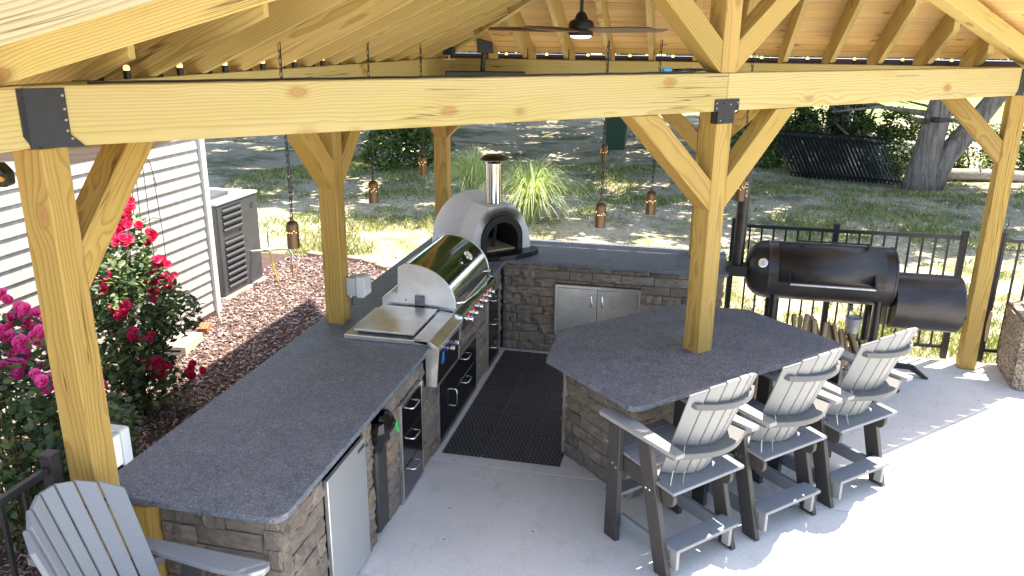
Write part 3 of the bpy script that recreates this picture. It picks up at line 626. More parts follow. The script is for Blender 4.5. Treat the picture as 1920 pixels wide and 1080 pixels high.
stone_face(ct, (0.777, 0.10, 0.002), X1, Y1, 2.02, 0.5, CT - 0.002, [], 10)
def dhandle(parent, c, along, out, ln=0.11, r=0.006, dep=0.035):
    c = Vector(c); a = Vector(along); n = Vector(out); hw = ln / 2
    pts = [c - a * hw, c - a * hw + n * dep * 0.7, c - a * (hw - 0.015) + n * dep, c + a * (hw - 0.015) + n * dep, c + a * hw + n * dep * 0.7, c + a * hw]
    return tubeo('handle', pts, r, CHROME, parent, n=8)
def panel(name, y0, y1, z0, z1, x=0.777, t=0.02, mat=STEEL_DK): return boxo(name, x - t, x, y0, y1, z0, z1, mat, ct, bevel=0.003)
def steel_frame(y0, y1, z0, z1, x=0.779):
    bm = bmesh.new(); w = 0.016
    box(bm, x - 0.045, x + 0.004, y0, y0 + w, z0, z1); box(bm, x - 0.045, x + 0.004, y1 - w, y1, z0, z1); box(bm, x - 0.045, x + 0.004, y0 + w, y1 - w, z1 - w, z1); box(bm, x - 0.045, x + 0.004, y0 + w, y1 - w, z0, z0 + w); box(bm, x - 0.043, x - 0.03, y0 + w, y1 - w, z0 + w, z1 - w)
    return bm_obj('door_frame', bm, STEEL, ct, bevel=0.001)
# three drawer stack, double door unit, tall drawer stack
steel_frame(-3.46, -3.05, 0.012, 0.715)
for z0, z1 in ((0.03, 0.255), (0.26, 0.48), (0.485, 0.698)):
    d = panel('drawer', -3.442, -3.068, z0, z1, 0.781); dhandle(d, tuple(Vector((0.001 + 0.009, 0, (z1 - z0) / 2 - 0.06))), (0, 1, 0), (1, 0, 0), 0.13)
steel_frame(-2.68, -1.605, 0.004, 0.525)
d = panel('access_door', -2.662, -2.285, 0.022, 0.507, 0.781); dhandle(d, (0.01, 0.14, 0.0), (0, 0, 1), (1, 0, 0), 0.14)
for z0, z1 in ((0.022, 0.30), (0.305, 0.507)):
    d = panel('drawer', -2.279, -1.623, z0, z1, 0.781)
    dhandle(d, (0.01, 0.0, (z1 - z0) / 2 - 0.05), (0, 1, 0), (1, 0, 0), 0.14)
steel_frame(-1.205, -0.77, 0.004, 0.71)
for z0, z1 in ((0.022, 0.235), (0.24, 0.465), (0.47, 0.692)):
    d = panel('drawer', -1.187, -0.788, z0, z1, 0.781); dhandle(d, (0.01, 0, (z1 - z0) / 2 - 0.05), (0, 1, 0), (1, 0, 0), 0.14)
# double steel door in the back run
bm = bmesh.new(); w = 0.03; x0, x1, z0, z1, y = 1.289, 2.092, 0.197, 0.71, -0.614
for b in ((x0, x0 + w, z0, z1), (x1 - w, x1, z0, z1), (x0 + w, x1 - w, z1 - w, z1), (x0 + w, x1 - w, z0, z0 + w)): box(bm, b[0], b[1], y, y + 0.04, b[2], b[3])
bm_obj('door_frame', bm, STEEL, ct, bevel=0.002)
for a, b, hx in ((x0 + w + 0.003, 1.688, 1.64), (1.694, x1 - w - 0.003, 1.742)):
    d = boxo('access_door', a, b, y + 0.004, y + 0.03, z0 + w + 0.003, z1 - w - 0.003, STEEL, ct, bevel=0.003); c = (a + b) / 2
    dhandle(d, (hx - c, -0.013, 0.12), (0, 0, 1), (0, -1, 0), 0.12, 0.007)

# ---------------------------------------------------------------- mini fridge
fr = thing('mini_fridge', 'pale stainless mini fridge built into the near end of the stone counter', 'fridge', (0.5, -4.26, 0))
fd = boxo('door', 0.245, 0.272, -0.235, 0.255, 0.02, 0.785, FRIDGE, fr, bevel=0.004)
boxo('cabinet', -0.14, 0.19, -0.225, 0.245, 0.02, 0.785, BLACKP, fr)
bd = boxo('badge', 0.2725, 0.2745, 0.15, 0.235, 0.735, 0.755, BLACKP, fr); boxo('badge_lettering', 0.0011, 0.0018, -0.034, 0.034, -0.004, 0.004, CHROME, bd)
# ---------------------------------------------------------------- trash bin with liner
tb = thing('trash_bin', 'slim charcoal trash bin with black liner in the counter slot', 'trash bin', (0.66, -3.775, 0))
prism('bin_body', rounded([(-0.26, -0.078), (0.115, -0.078), (0.115, 0.078), (-0.26, 0.078)], 0.02, 4), 0.70, (0, 0, 0.052), X1, Y1, simple('dark_bin_plastic', (0.035, 0.034, 0.036), 0.5), tb, bevel=0.003, centre=False, smooth=True)
def bag():
    bm = bmesh.new(); rg = random.Random(4); rows = [(0.60, 1.03), (0.64, 1.10), (0.69, 1.19), (0.74, 1.27), (0.785, 1.24), (0.80, 1.05), (0.78, 0.9), (0.745, 0.84)]; n = 30; R = []
    for z, k in rows:
        ring = []
        for i in range(n):
            a = 2 * math.pi * i / n; cx = max(-1, min(1, math.cos(a) * 1.35)); sy = max(-1, min(1, math.sin(a) * 1.35)); j = rg.uniform(-.012, .012)
            ring.append(bm.verts.new((-0.07 + cx * 0.187 * k + j, sy * 0.080 * k + j, z + rg.uniform(-.012, .012))))
        R.append(ring)
    for a, b in zip(R, R[1:]):
        for i in range(n): bm.faces.new((a[i], a[(i + 1) % n], b[(i + 1) % n], b[i]))
    bm.faces.new(R[-1])
    bm_obj('bin_liner', bm, BAG, tb)
bag()
tubeo('drawstring_tie', [(0.14, 0.085, 0.75), (0.165, 0.115, 0.72), (0.16, 0.14, 0.66), (0.17, 0.15, 0.63)], 0.011, GREENT, tb, n=4, taper=[0.006, 0.011, 0.012, 0.006])

# ---------------------------------------------------------------- side burner
sb = thing('side_burner', 'stainless drop-in side burner with flat lid beside the grill', 'side burner', (0.5, -2.65, ZC))
boxo('base_tray', -0.31, 0.30, -0.31, 0.29, 0.001, 0.034, STEEL, sb, bevel=0.004, seg=2)
boxo('lid', -0.25, 0.185, -0.27, 0.27, 0.05, 0.066, STEEL, sb, bevel=0.004, seg=2)
boxo('lid_rest', -0.23, 0.17, -0.25, 0.25, 0.035, 0.049, BLACKP, sb)
prism('front_shelf', [(0.31, 0.035), (0.22, 0.045), (0.20, 0.048), (0.20, 0.02), (0.31, 0.002), (0.375, -0.045), (0.375, -0.012)][::-1], 0.60, (0.0, -0.01, 0), X1, Z1, STEEL, sb, bevel=0.002)
prism('control_panel', [(0.282, -0.02), (0.365, -0.04), (0.348, -0.30), (0.282, -0.30)], 0.52, (0, -0.01, 0), X1, Z1, IRON, sb)
for s in (-1, 1): prism('side_plate', [(0.275, -0.01), (0.372, -0.035), (0.352, -0.305), (0.275, -0.305)], 0.02, (0, -0.01 + s * 0.275, 0), X1, Z1, STEEL, sb, bevel=0.002)
for i, (yy, zz_, mt) in enumerate(((-0.06, -0.10, 0), (0.05, -0.10, 0))):
    k = latheo('knob', [(0.013, 0.0), (0.013, 0.03), (0.022, 0.031), (0.022, 0.055), (0.018, 0.06)], CHROME, sb, n=16, axis='x', mw=Matrix.Translation((0.358, yy, zz_)))
    latheo('knob_bezel', [(0.027, 0.0), (0.027, 0.006)], simple('knob_ring_blue', (0.05, 0.03, 0.4), 0.3) if i == 0 else bpy.data.materials['knob_ring_blue'], k, axis='x', n=16)
boxo('blue_tag', 0.356, 0.362, -0.185, -0.135, -0.17, -0.09, BLUEP, sb)
tubeo('bottle_opener', [(0.357, 0.225, -0.06), (0.372, 0.225, -0.03)], 0.006, CHROME, sb)

# ---------------------------------------------------------------- grill
gr = thing('gas_grill', 'large built-in stainless gas grill with rounded mirror hood closed', 'grill', (0.0, -1.83, ZC))
GY = 0.50
boxo('firebox', 0.24, 0.80, -GY, GY, 0.001, 0.06, STEEL, gr, bevel=0.003)
prof = [(0.30, 0.06), (0.362, 0.165), (0.368, 0.355)]
for k in range(13):
    a = math.radians(95 - 90 * k / 12); prof.append((0.455 + 0.365 * math.cos(a) ** 1.0 * 1.0, 0.075 + 0.315 * math.sin(a)))
prof.append((0.823, 0.062))
for s in (-1, 1): prism('hood_side', prof, 0.012, (0, s * (GY + 0.006), 0), X1, Z1, STEEL, gr, bevel=0.003, smooth=True)
p2 = [(a * 0.985 + 0.008, b * 0.975 + 0.002) for a, b in prof]
prism('hood', p2, 2 * GY - 0.004, (0, 0, 0), X1, Z1, MIRROR, gr, smooth=True)
prism('backsplash', [(0.235, 0.03), (0.36, 0.03), (0.36, 0.16), (0.30, 0.16), (0.235, 0.11)], 2 * GY + 0.02, (0, 0, 0), X1, Z1, STEEL, gr, bevel=0.002)
tubeo('hood_handle', [(0.81, -GY + 0.05, 0.09), (0.86, -GY + 0.06, 0.10), (0.895, -GY * 0.45, 0.108), (0.905, 0, 0.11), (0.895, GY * 0.45, 0.108), (0.86, GY - 0.06, 0.10), (0.81, GY - 0.05, 0.09)], 0.012, CHROME, gr, n=10)
th = latheo('thermometer', [(0.045, 0.0), (0.045, 0.012), (0.038, 0.016)], CHROME, gr, n=20, mw=frame((0.738, 0.12, 0.305), (0, 1, 0), (-0.62, 0, 0.75)))
latheo('dial', [(0.036, 0.0165), (0.036, 0.0172)], DIAL, th, n=20)
prism('front_panel', [(0.79, 0.03), (0.865, 0.02), (0.878, -0.005), (0.86, -0.12), (0.785, -0.12)], 2 * GY + 0.06, (0, 0, 0), X1, Z1, MIRROR, gr, bevel=0.004)
boxo('spit_bracket', 0.50, 0.575, -GY - 0.03, -GY - 0.014, 0.055, 0.15, STEEL_DK, gr, bevel=0.003)
for s in (-1, 1): latheo('end_cap', [(0.03, -0.02), (0.034, 0.0), (0.028, 0.02)], CHROME, gr, axis='y', n=16, mw=Matrix.Translation((0.83, s * (GY + 0.03), 0.0)))
for yy in (-0.37, -0.22, -0.06, 0.09, 0.22, 0.34):
    k = latheo('knob', [(0.030, 0.0), (0.030, 0.008), (0.021, 0.012), (0.021, 0.032), (0.016, 0.042)], CHROME, gr, axis='x', n=18, mw=Matrix.Translation((0.868, yy, -0.055)))
    boxo('knob_grip', 0.014, 0.047, -0.006, 0.006, -0.023, 0.023, CHROME, k, bevel=0.002)
    boxo('knob_light', 0.004, 0.016, -0.010, 0.010, 0.028, 0.038, REDP, k)
boxo('smoker_shelf_bolt', 0.42, 0.43, -GY - 0.018, -GY - 0.012, 0.10, 0.11, BLACKP, gr)

# ---------------------------------------------------------------- pizza oven
OU, OV = 0.40, 0.165
oc = uv(OU, OV)
ov = thing('pizza_oven', 'grey domed pizza oven with sooty arched mouth on the counter corner', 'pizza oven', (oc.x, oc.y, ZC + 0.001), math.radians(-45))
# local x = out of the mouth, y = along the counter diagonal
def dome():
    bm = bmesh.new(); n = 40; rings = []
    for k in range(15):
        t = k / 14 * math.pi / 2; r = math.cos(t) ** 0.85 if k < 14 else 0.0; z = math.sin(t) ** 0.95
        if k == 14: break
        ring = []
        for i in range(n):
            a = 2 * math.pi * i / n; ring.append(bm.verts.new((0.37 * r * math.cos(a), 0.47 * r * math.sin(a), 0.02 + 0.535 * z)))
        rings.append(ring)
    top = bm.verts.new((0, 0, 0.557))
    for a, b in zip(rings, rings[1:]):
        for i in range(n): bm.faces.new((a[i], a[(i + 1) % n], b[(i + 1) % n], b[i]))
    for i in range(n): bm.faces.new((rings[-1][i], rings[-1][(i + 1) % n], top))
    bm.faces.new(rings[0][::-1])
    # open the front where the mouth tunnel meets the dome
    bmesh.ops.delete(bm, geom=[f for f in bm.faces if f.calc_center_median().x > 0.2 and abs(f.calc_center_median().y) < 0.2 and f.calc_center_median().z < 0.33], context='FACES')
    bm_obj('dome', bm, CLAY, ov, smooth=True)
dome()
YC = -0.015
outer = []
for k in range(9): a = math.radians(180 - 62 * k / 8); outer.append((0.335 * math.cos(a), 0.02 + 0.30 + 0.0 + 0.235 * math.sin(a) - 0.30 * (1 - k / 8) ** 2.0 * 0 ))
outer = [(-0.335, 0.02), (-0.33, 0.13), (-0.305, 0.235), (-0.26, 0.33), (-0.20, 0.415), (-0.135, 0.485), (0.135, 0.485), (0.20, 0.415), (0.26, 0.33), (0.305, 0.235), (0.33, 0.13), (0.335, 0.02)]
def arch(w, hh, n=14, zb=0.02): return [(-w, zb)] + [(-w * math.cos(math.pi * k / n) , zb + hh * 0.42 + hh * 0.58 * math.sin(math.pi * k / n)) for k in range(n + 1)] + [(w, zb)]
def ring_prism(name, outer, inner, t, o, a, b, mat, parent):
    bm = bmesh.new()
    def put(pl, z): return [bm.verts.new((p[0], p[1], z)) for p in pl]
    o0, o1, i0, i1 = put(outer, 0), put(outer, t), put(inner, 0), put(inner, t)
    for pl_ in (o0, i0):
        pass
    for z_o, z_i, in ((o0, i0), (o1, i1)):
        e = []
        for lst in (z_o, z_i):
            for j in range(len(lst) - 1): e.append(bm.edges.get((lst[j], lst[j + 1])) or bm.edges.new((lst[j], lst[j + 1])))
        e.append(bm.edges.new((z_o[0], z_i[0]))); e.append(bm.edges.new((z_o[-1], z_i[-1])))
        bmesh.ops.triangle_fill(bm, edges=e, use_beauty=True)
    for lst0, lst1 in ((o0, o1), (i0, i1)):
        for j in range(len(lst0) - 1): bm.faces.new((lst0[j], lst0[j + 1], lst1[j + 1], lst1[j]))
    return bm_obj(name, bm, mat, parent, frame(o, a, b))
LX = Vector((0, 1, 0)); LZ = Z1
# frame(a=local y, b=z) -> normal = +x
ring_prism('facade', outer, arch(0.225, 0.37, zb=0.0201), 0.34, (0.16, YC, 0.0), LX, LZ, FACADE, ov)
ring_prism('mouth_arch', arch(0.228, 0.372, zb=0.0203), arch(0.175, 0.31, zb=0.0206), 0.345, (0.18, YC, 0), LX, LZ, simple('sooty_black_arch', (0.008, 0.008, 0.008), 0.75), ov)
boxo('hearth', -0.28, 0.47, -0.19, 0.16, 0.0445, 0.056, FIREBRICK, ov)
bm = bmesh.new(); pr_ = arch(0.224, 0.365, zb=0.043); lo = [bm.verts.new((0.17, p[0] + YC, p[1])) for p in pr_]; hi = [bm.verts.new((-0.25, p[0] * .9 + YC, p[1] * .9)) for p in pr_]
for j in range(len(lo) - 1): bm.faces.new((lo[j], lo[j + 1], hi[j + 1], hi[j]))
bm.faces.new(hi); bm_obj('baking_chamber', bm, DARK, ov)
sh = [(0.47, -0.27), (0.55, -0.285), (0.62, -0.24), (0.67, -0.12), (0.685, 0.06), (0.67, 0.24), (0.62, 0.35), (0.55, 0.39), (0.47, 0.385), (0.30, 0.36), (0.30, -0.27)]
prism('landing_shelf', rounded(sh, 0.02, 3), 0.044, (0, YC, 0.022), X1, Y1, IRON, ov, bevel=0.004)
prism('wood_guard', [(0.0, 0.057), (0.03, 0.057), (0.06, 0.27), (0.03, 0.27)], 0.01, (0.36, -0.04, 0), (0.3, 0.95, 0), Z1, IRON, ov)
latheo('chimney', [(0.082, 0.47), (0.082, 0.875), (0.072, 0.875), (0.072, 0.6)], MIRROR, ov, (0.36, YC, 0), n=32)
latheo('chimney_collar', [(0.090, 0.46), (0.090, 0.488), (0.08, 0.488)], STEEL, ov, (0.36, YC, 0), n=32)
ch = latheo('chimney_cap', [(0.05, 0.90), (0.128, 0.905), (0.13, 0.915), (0.10, 0.942), (0.05, 0.957), (0.004, 0.960)], RUST, ov, (0.36, YC, 0), n=32)
for s in (-1, 1): boxo('cap_strut', 0.36 - 0.006, 0.36 + 0.006, YC + s * 0.062 - 0.002, YC + s * 0.062 + 0.002, 0.86, 0.906, IRON, ch)

# ---------------------------------------------------------------- outlet boxes
o1 = thing('outlet_box', 'grey weatherproof outlet box on the post beside the grill', 'outlet box', (h + 0.002, P2Y + 0.06, 1.20))
boxo('back_box', 0.0, 0.075, -0.055, 0.055, -0.075, 0.06, GREYP, o1, bevel=0.006, seg=2)
prism('bubble_cover', rounded([(0.077, -0.085), (0.15, -0.085), (0.15, 0.075), (0.077, 0.075)], [0, 0.03, 0.03, 0], 4), 0.125, (0, 0, 0), X1, Z1, simple('clear_cover', (0.55, 0.57, 0.60), 0.25), o1, bevel=0.01, seg=2)
tubeo('cable', [(0.03, 0.0, -0.076), (0.02, -0.01, -0.14), (0.004, 0.03, -0.17), (0.004, 0.05, -0.175)], 0.004, BLACKP, o1)
o2 = thing('outlet_box', 'white weatherproof outlet box low on the nearest left post', 'outlet box', (0.0, -L + h + 0.002, 1.16))
boxo('back_box', -0.05, 0.05, 0.0, 0.06, -0.075, 0.075, WHITE, o2, bevel=0.006, seg=2)
prism('cover', rounded([(-0.055, -0.09), (0.055, -0.09), (0.055, 0.085), (-0.055, 0.085)], 0.012, 3), 0.055, (0, 0.0895, 0), X1, Z1, simple('white_cover', (0.62, 0.64, 0.66), 0.35), o2, bevel=0.008, seg=2)
for s in (-1, 1): latheo('clamp', [(0.008, -0.006), (0.008, 0.006)], CHROME, o2, (s * 0.02, 0.05, 0.083), n=10)

# ---------------------------------------------------------------- island
isl = thing('island_counter', 'stone bar island with angled dark granite top round the timber post', 'island')
ip = [(1.617, -2.976), (2.232, -3.592), (3.592, -2.232), (2.976, -1.617), (2.42, -1.617), (1.617, -2.42)]
prism('countertop', rounded(ip, [0.03, 0.07, 0.06, 0.06, 0.12, 0.06], 6), 0.034, (0, 0, ZC - 0.017), X1, Y1, GRANITE, isl, bevel=0.004, seg=2)
# base polygon in (u, v)
B0 = Vector((1.655, -2.525, 0)); B1 = uv(3.735, -0.615); B2 = uv(3.735, 0.615); B3 = Vector((2.525, -1.655, 0)); B4 = Vector((2.38, -1.655, 0)); B5 = Vector((1.655, -2.38, 0))
def inset_poly(P, d):
    out = []; n = len(P)
    for i in range(n):
        p0, p1, p2 = P[i - 1], P[i], P[(i + 1) % n]; a = (p1 - p0).normalized(); b = (p2 - p1).normalized(); na = Vector((-a.y, a.x, 0)); nb = Vector((-b.y, b.x, 0)); m_ = (na + nb).normalized(); out.append(p1 + m_ * (d / m_.dot(na)))
    return out
BP = [B0, B1, B2, B3, B4, B5]; BC = inset_poly(BP, 0.041)
prism('core', [(p.x, p.y) for p in BC], CT - 0.002, (0, 0, 0.001), X1, Y1, CORE, isl, centre=False)
for i in (5, 0, 1, 2, 3, 4):
    a, b = BC[i], BC[(i + 1) % 6]; d = (b - a); n = Vector((d.y, -d.x, 0)).normalized()
    stone_face(isl, (a.x, a.y, 0.002), d.normalized(), n, d.length + (0.0), 0, CT - 0.002, [], 20 + i)
    # corner filler
    tubeo('corner_stone', [(b.x + 0.0, b.y, 0.003), (b.x, b.y, CT - 0.003)], 0.03, STONE, isl, n=6)

# ---------------------------------------------------------------- rubber mat
mt = thing('rubber_mat', 'black perforated rubber drainage mat on the floor between counter and island', 'mat', (0.815, -2.735, 0))
def mat_tile():
    bm = bmesh.new(); w, d = 0.291, 0.413; box(bm, 0, w, 0, d, 0.0015, 0.010)
    return bm
nub = []
for i in range(3):
    for j in range(5):
        bm = mat_tile(); bm_obj('mat_tile', bm, RUBBER, mt, Matrix.Translation((i * 0.2945, j * 0.4165, 0)), bevel=0.003)
def nubs():
    C = []
    for i in range(3):
        for j in range(5):
            for a in range(9):
                for b in range(13): C.append((i * 0.2945 + 0.018 + a * 0.0318 + (0.008 if b % 2 else -0.004), j * 0.4165 + 0.018 + b * 0.0314, 0.0102))
    C = np.array(C); n = len(C); k = 8; a = np.arange(k) / k * 2 * np.pi
    T = np.concatenate([np.stack([np.cos(a) * 0.0105, np.sin(a) * 0.0105, np.zeros(k)], 1), np.stack([np.cos(a) * 0.0085, np.sin(a) * 0.0085, np.full(k, 0.004)], 1), np.stack([np.cos(a) * 0.0055, np.sin(a) * 0.0055, np.full(k, 0.004)], 1), np.stack([np.cos(a) * 0.005, np.sin(a) * 0.005, np.full(k, 0.0002)], 1)])
    F = []
    for r in range(3):
        for q_ in range(k): F.append((r * k + q_, r * k + (q_ + 1) % k, (r + 1) * k + (q_ + 1) % k, (r + 1) * k + q_))
    V, FF = scatter(C, T, np.array(F), np.ones(n), np.repeat(np.eye(3)[None], n, 0)); o = np_mesh('mat_studs', V, FF, simple('highlight_rubber_studs', (0.075, 0.075, 0.078), 0.32), mt); o['kind'] = 'stuff'  # studs coloured paler than the mat to give its small highlights
nubs()

# ---------------------------------------------------------------- chairs
def slat_prism(name, pts, t, n, mat, parent):
    """pts: planar 3D polygon, thickness t along n"""
    bm = bmesh.new(); n = Vector(n).normalized() * t; lo = [bm.verts.new(Vector(p)) for p in pts]; hi = [bm.verts.new(Vector(p) + n) for p in pts]
    bm.faces.new(lo[::-1]); bm.faces.new(hi)
    for i in range(len(pts)): bm.faces.new((lo[i], lo[(i + 1) % len(pts)], hi[(i + 1) % len(pts)], hi[i]))
    return bm_obj(name, bm, mat, parent, bevel=0.003)
def make_chair(label, slat, frame_m, loc, rz, group, accent=None):
    accent = accent or slat
    c = thing('adirondack_counter_chair', label, 'chair', loc, rz, group); W2 = 0.285
    for s in (-1, 1):
        slat_prism('leg', [(0.175, s * (W2 - 0.018) - 0.018, 0.0), (0.285, s * (W2 - 0.018) - 0.018, 0.0), (0.285, s * (W2 - 0.018) - 0.018, 0.80), (0.185, s * (W2 - 0.018) - 0.018, 0.80)], 0.036, (0, 1, 0), frame_m, c)
        slat_prism('leg', [(-0.275, s * (W2 - 0.018) - 0.018, 0.0), (-0.165, s * (W2 - 0.018) - 0.018, 0.0), (0.055, s * (W2 - 0.018) - 0.018, 0.80), (-0.05, s * (W2 - 0.018) - 0.018, 0.80)], 0.036, (0, 1, 0), frame_m, c)
        # seat side rail with rounded tail
        q = rounded([(0.34, 0.585), (0.34, 0.49), (0.10, 0.46), (-0.235, 0.425), (-0.235, 0.52), (-0.1, 0.555)], [0.02, 0.02, 0, 0.045, 0.03, 0], 4)
        ys = s * (W2 - 0.056) - 0.015
        slat_prism('seat_rail', [(a, ys, b) for a, b in q], 0.03, (0, 1, 0), frame_m, c)
        # arm
        aw = [(0.33, 0.04), (0.342, 0.02), (0.342, -0.03), (0.32, -0.06), (0.12, -0.065), (-0.05, -0.045), (-0.31, -0.02), (-0.31, 0.045)]
        slat_prism('arm', [(x, s * (W2 - 0.005 - y * -1 * 0) + s * (-y) * -1 * 1.0 * 1.0 if False else s * (W2 + 0.0 + y * 1.0), 0.802) for x, y in (aw if s > 0 else aw[::-1])], 0.027, (0, 0, 1), slat, c)
        slat_prism('stretcher', [(0.19, s * (W2 - 0.053) - 0.014, 0.09), (-0.225, s * (W2 - 0.053) - 0.014, 0.09), (-0.225, s * (W2 - 0.053) - 0.014, 0.18), (0.19, s * (W2 - 0.053) - 0.014, 0.18)], 0.028, (0, 1, 0), BLUEG, c)
        for x, z in ((0.235, 0.52), (0.205, 0.50), (-0.085, 0.50), (-0.055, 0.50)):
            latheo('bolt', [(0.009, 0.0), (0.009, 0.003), (0.004, 0.006)], CHROME, c, n=8, mw=frame((x, s * (W2 + 0.0005), z), (1, 0, 0) if s > 0 else (-1, 0, 0), (0, 0, -1) if s > 0 else (0, 0, -1)))
    slat_prism('footrest', [(-0.175, -W2 + 0.03, 0.182), (-0.30, -W2 + 0.03, 0.182), (-0.30, W2 - 0.03, 0.182), (-0.175, W2 - 0.03, 0.182)], 0.024, (0, 0, 1), BLUEG, c)
    slat_prism('footrest', [(0.34, -W2 + 0.03, 0.255), (0.24, -W2 + 0.03, 0.255), (0.24, W2 - 0.03, 0.255), (0.34, W2 - 0.03, 0.255)], 0.024, (0, 0, 1), BLUEG, c)
    for s in (-1, 1): slat_prism('foot_bracket', [(-0.29, s * 0.215, 0.06), (-0.235, s * 0.215, 0.06), (-0.235, s * 0.215, 0.181), (-0.29, s * 0.215, 0.181)], 0.025, (0, 1, 0), SLAT, c)
    # seat slats, falling to the back
    xs = [0.36, 0.285, 0.208, 0.131, 0.054, -0.023]
    for i, x in enumerate(xs):
        z = 0.592 - (0.36 - x) * 0.075
        slat_prism('seat_slat', [(x, -W2 + 0.040, z), (x - 0.071, -W2 + 0.040, z - 0.005), (x - 0.071, W2 - 0.040, z - 0.005), (x, W2 - 0.040, z)], 0.02, (0.07, 0, 1), accent, c)
    q = [(-0.10, -W2 - 0.003), (-0.272, -W2 - 0.003), (-0.272, W2 + 0.003), (-0.10, W2 + 0.003)]
    slat_prism('seat_slat', [(-0.10, -0.24, 0.5585), (-0.135, -0.24, 0.5560), (-0.135, -W2, 0.5560), (-0.272, -W2, 0.548), (-0.272, W2, 0.548), (-0.135, W2, 0.556), (-0.135, 0.24, 0.556), (-0.10, 0.24, 0.5585)], 0.021, (0.07, 0, 1), accent, c)
    # fan back, seven slats
    def bx(k, z): return -0.135 - 0.235 * (z - 0.5) / 0.62 + 0.075 * (k / 3.0) ** 2 
    for k in range(-3, 4):
        wb, wt = 0.050, 0.064; zt = 1.265 - 0.085 * (abs(k) / 3.0) ** 2; ztl = 1.265 - 0.085 * (min(3.5, abs(k - .5)) / 3.0) ** 2; ztr = 1.265 - 0.085 * (min(3.5, abs(k + .5)) / 3.0) ** 2
        zb_ = 0.585; ys0 = k * 0.054; ys1 = k * 0.068; g = 0.0035
        def P(kk, y, z): return Vector((bx(kk, z), y, z))
        pts = [P(k - .5, (k - .5) * 0.055 + g, zb_), P(k + .5, (k + .5) * 0.055 - g, zb_), P(k + .5, (k + .5) * 0.0685 - g, ztr), P(k - .5, (k - .5) * 0.0685 + g, ztl)]
        # make planar about the slat centre
        c0 = sum(pts, Vector()) / 4; e1 = (pts[2] - pts[1]).normalized(); nn = e1.cross(pts[1] - pts[0]).normalized()
        pts = [p - nn * nn.dot(p - c0) for p in pts]
        if nn.x > 0: nn = -nn
        slat_prism('back_slat', pts, 0.02, nn, slat, c)
    def curved(name, z, wid, out, t, mat, half, extra=0.0):
        n = 14; inn, outp = [], []
        for i in range(n + 1):
            y = -half + 2 * half * i / n; kk = y / 0.068 * 1.0; kk = max(-3.5, min(3.5, kk)); xb = bx(kk, z) - 0.023
            inn.append((xb - 0.001, y, z)); e = abs(y) / half
            outp.append((bx(0, z) - 0.02 - out + (out * extra) * e * e + 0.075 * (min(abs(kk), 3.5) / 3.0) ** 2 * (1 if extra == 0 else 0.45), y, z))
        slat_prism(name, inn + outp[::-1], t, (0, 0, 1), mat, c)
    curved('upper_brace', 1.075, 0.05, 0.045, 0.036, BRACEM, 0.225)
    curved('lower_brace', 0.765, 0.10, 0.10, 0.036, BRACEM, W2 + 0.01, 0.5)
    return c
CG = 'grey Adirondack counter chairs at the bar island'
def at(u, v): p = uv(u, v); return (p.x, p.y, 0)
proto = make_chair('grey slatted counter chair nearest the camera, at the left corner of the island', SLAT, DKPL, at(4.2, -0.68), math.radians(136), CG, BLUEG)
def copy_tree(o, parent=None):
    c_ = o.copy(); COL.objects.link(c_)
    if parent is not None: c_.parent = parent
    for ch_ in list(o.children): copy_tree(ch_, c_)
    return c_
for (v, u, dr, lab) in ((0.055, 4.215, -0.8, 'grey slatted counter chair in the middle, between two matching ones at the island'), (0.765, 4.235, -2, 'grey slatted counter chair farthest right at the island, in front of the smoker')):
    c = copy_tree(proto); c.location = at(u, v); c.rotation_euler = (0, 0, math.radians(135 + dr)); c['label'] = lab; c['group'] = CG; c['category'] = 'chair'
fc = make_chair('grey slatted counter chair tinted for blue sky light, turned right beside the near-left post', simple('grey_lumber_skylit_blue', (0.195, 0.21, 0.232), 0.55, var=0.08, vs=200, bump=0.0006, bs=240), DKPL, (0.465, -5.46, 0), math.radians(-3), 'adirondack chair by the post'); fc.scale = (1, 1, 0.955)  # slat colour holds the blue sky light on the same grey plastic
del fc['group']

# ---------------------------------------------------------------- offset smoker
sm = thing('offset_smoker', 'black offset barrel smoker with chimney stack standing by the fence', 'smoker', (-0.04, -0.42, 0))
SX0, SX1, SZ, SR = 3.22, 4.31, 0.945, 0.262
latheo('barrel', [(0.02, 3.055), (0.10, 3.062), (0.175, 3.09), (0.225, 3.135), (0.252, 3.18), (SR, 3.235), (SR + 0.004, 3.24), (SR + 0.004, 3.25), (SR, 3.255), (SR, 4.285), (SR + 0.004, 4.29), (SR + 0.004, 4.305), (0.25, 4.315), (0.01, 4.32)], SMOKE, sm, (0, 0, SZ), 'x', 48)
def lid():
    bm = bmesh.new(); g = []
    for k in range(15):
        a = math.radians(178 + 0 + (k / 14) * 0) ; ang = math.radians(100 + 88 * k / 14); g.append([bm.verts.new((x, (SR + 0.006) * math.cos(ang) * 1.0, SZ + (SR + 0.006) * math.sin(ang))) for x in (3.33, 4.21)])
    for a, b in zip(g, g[1:]): bm.faces.new((a[0], a[1], b[1], b[0]))
    o = bm_obj('lid', bm, SMOKE, sm, smooth=True); md = o.modifiers.new('solid', 'SOLIDIFY'); md.thickness = 0.005; md.offset = 1; return o
ld = lid()
tubeo('lid_handle', [(3.42, -SR - 0.075, SZ - 0.035), (4.12, -SR - 0.075, SZ - 0.035)], 0.011, GALV, ld, n=10)
for x in (3.42, 4.12): prism('handle_arm', [(SR + 0.0, -0.03), (SR + 0.085, -0.05), (SR + 0.085, -0.025), (SR + 0.0, 0.075)], 0.012, (x, 0, SZ), -Y1, Z1, BLACKM, ld)
for x in (3.50, 4.08):
    prism('hinge', [(-0.03, 0.0), (0.05, 0.0), (0.05, 0.02), (0.0, 0.028), (-0.03, 0.02)], 0.014, (x, -0.05, SZ + SR + 0.003), -Y1, Z1, BLACKM, ld)
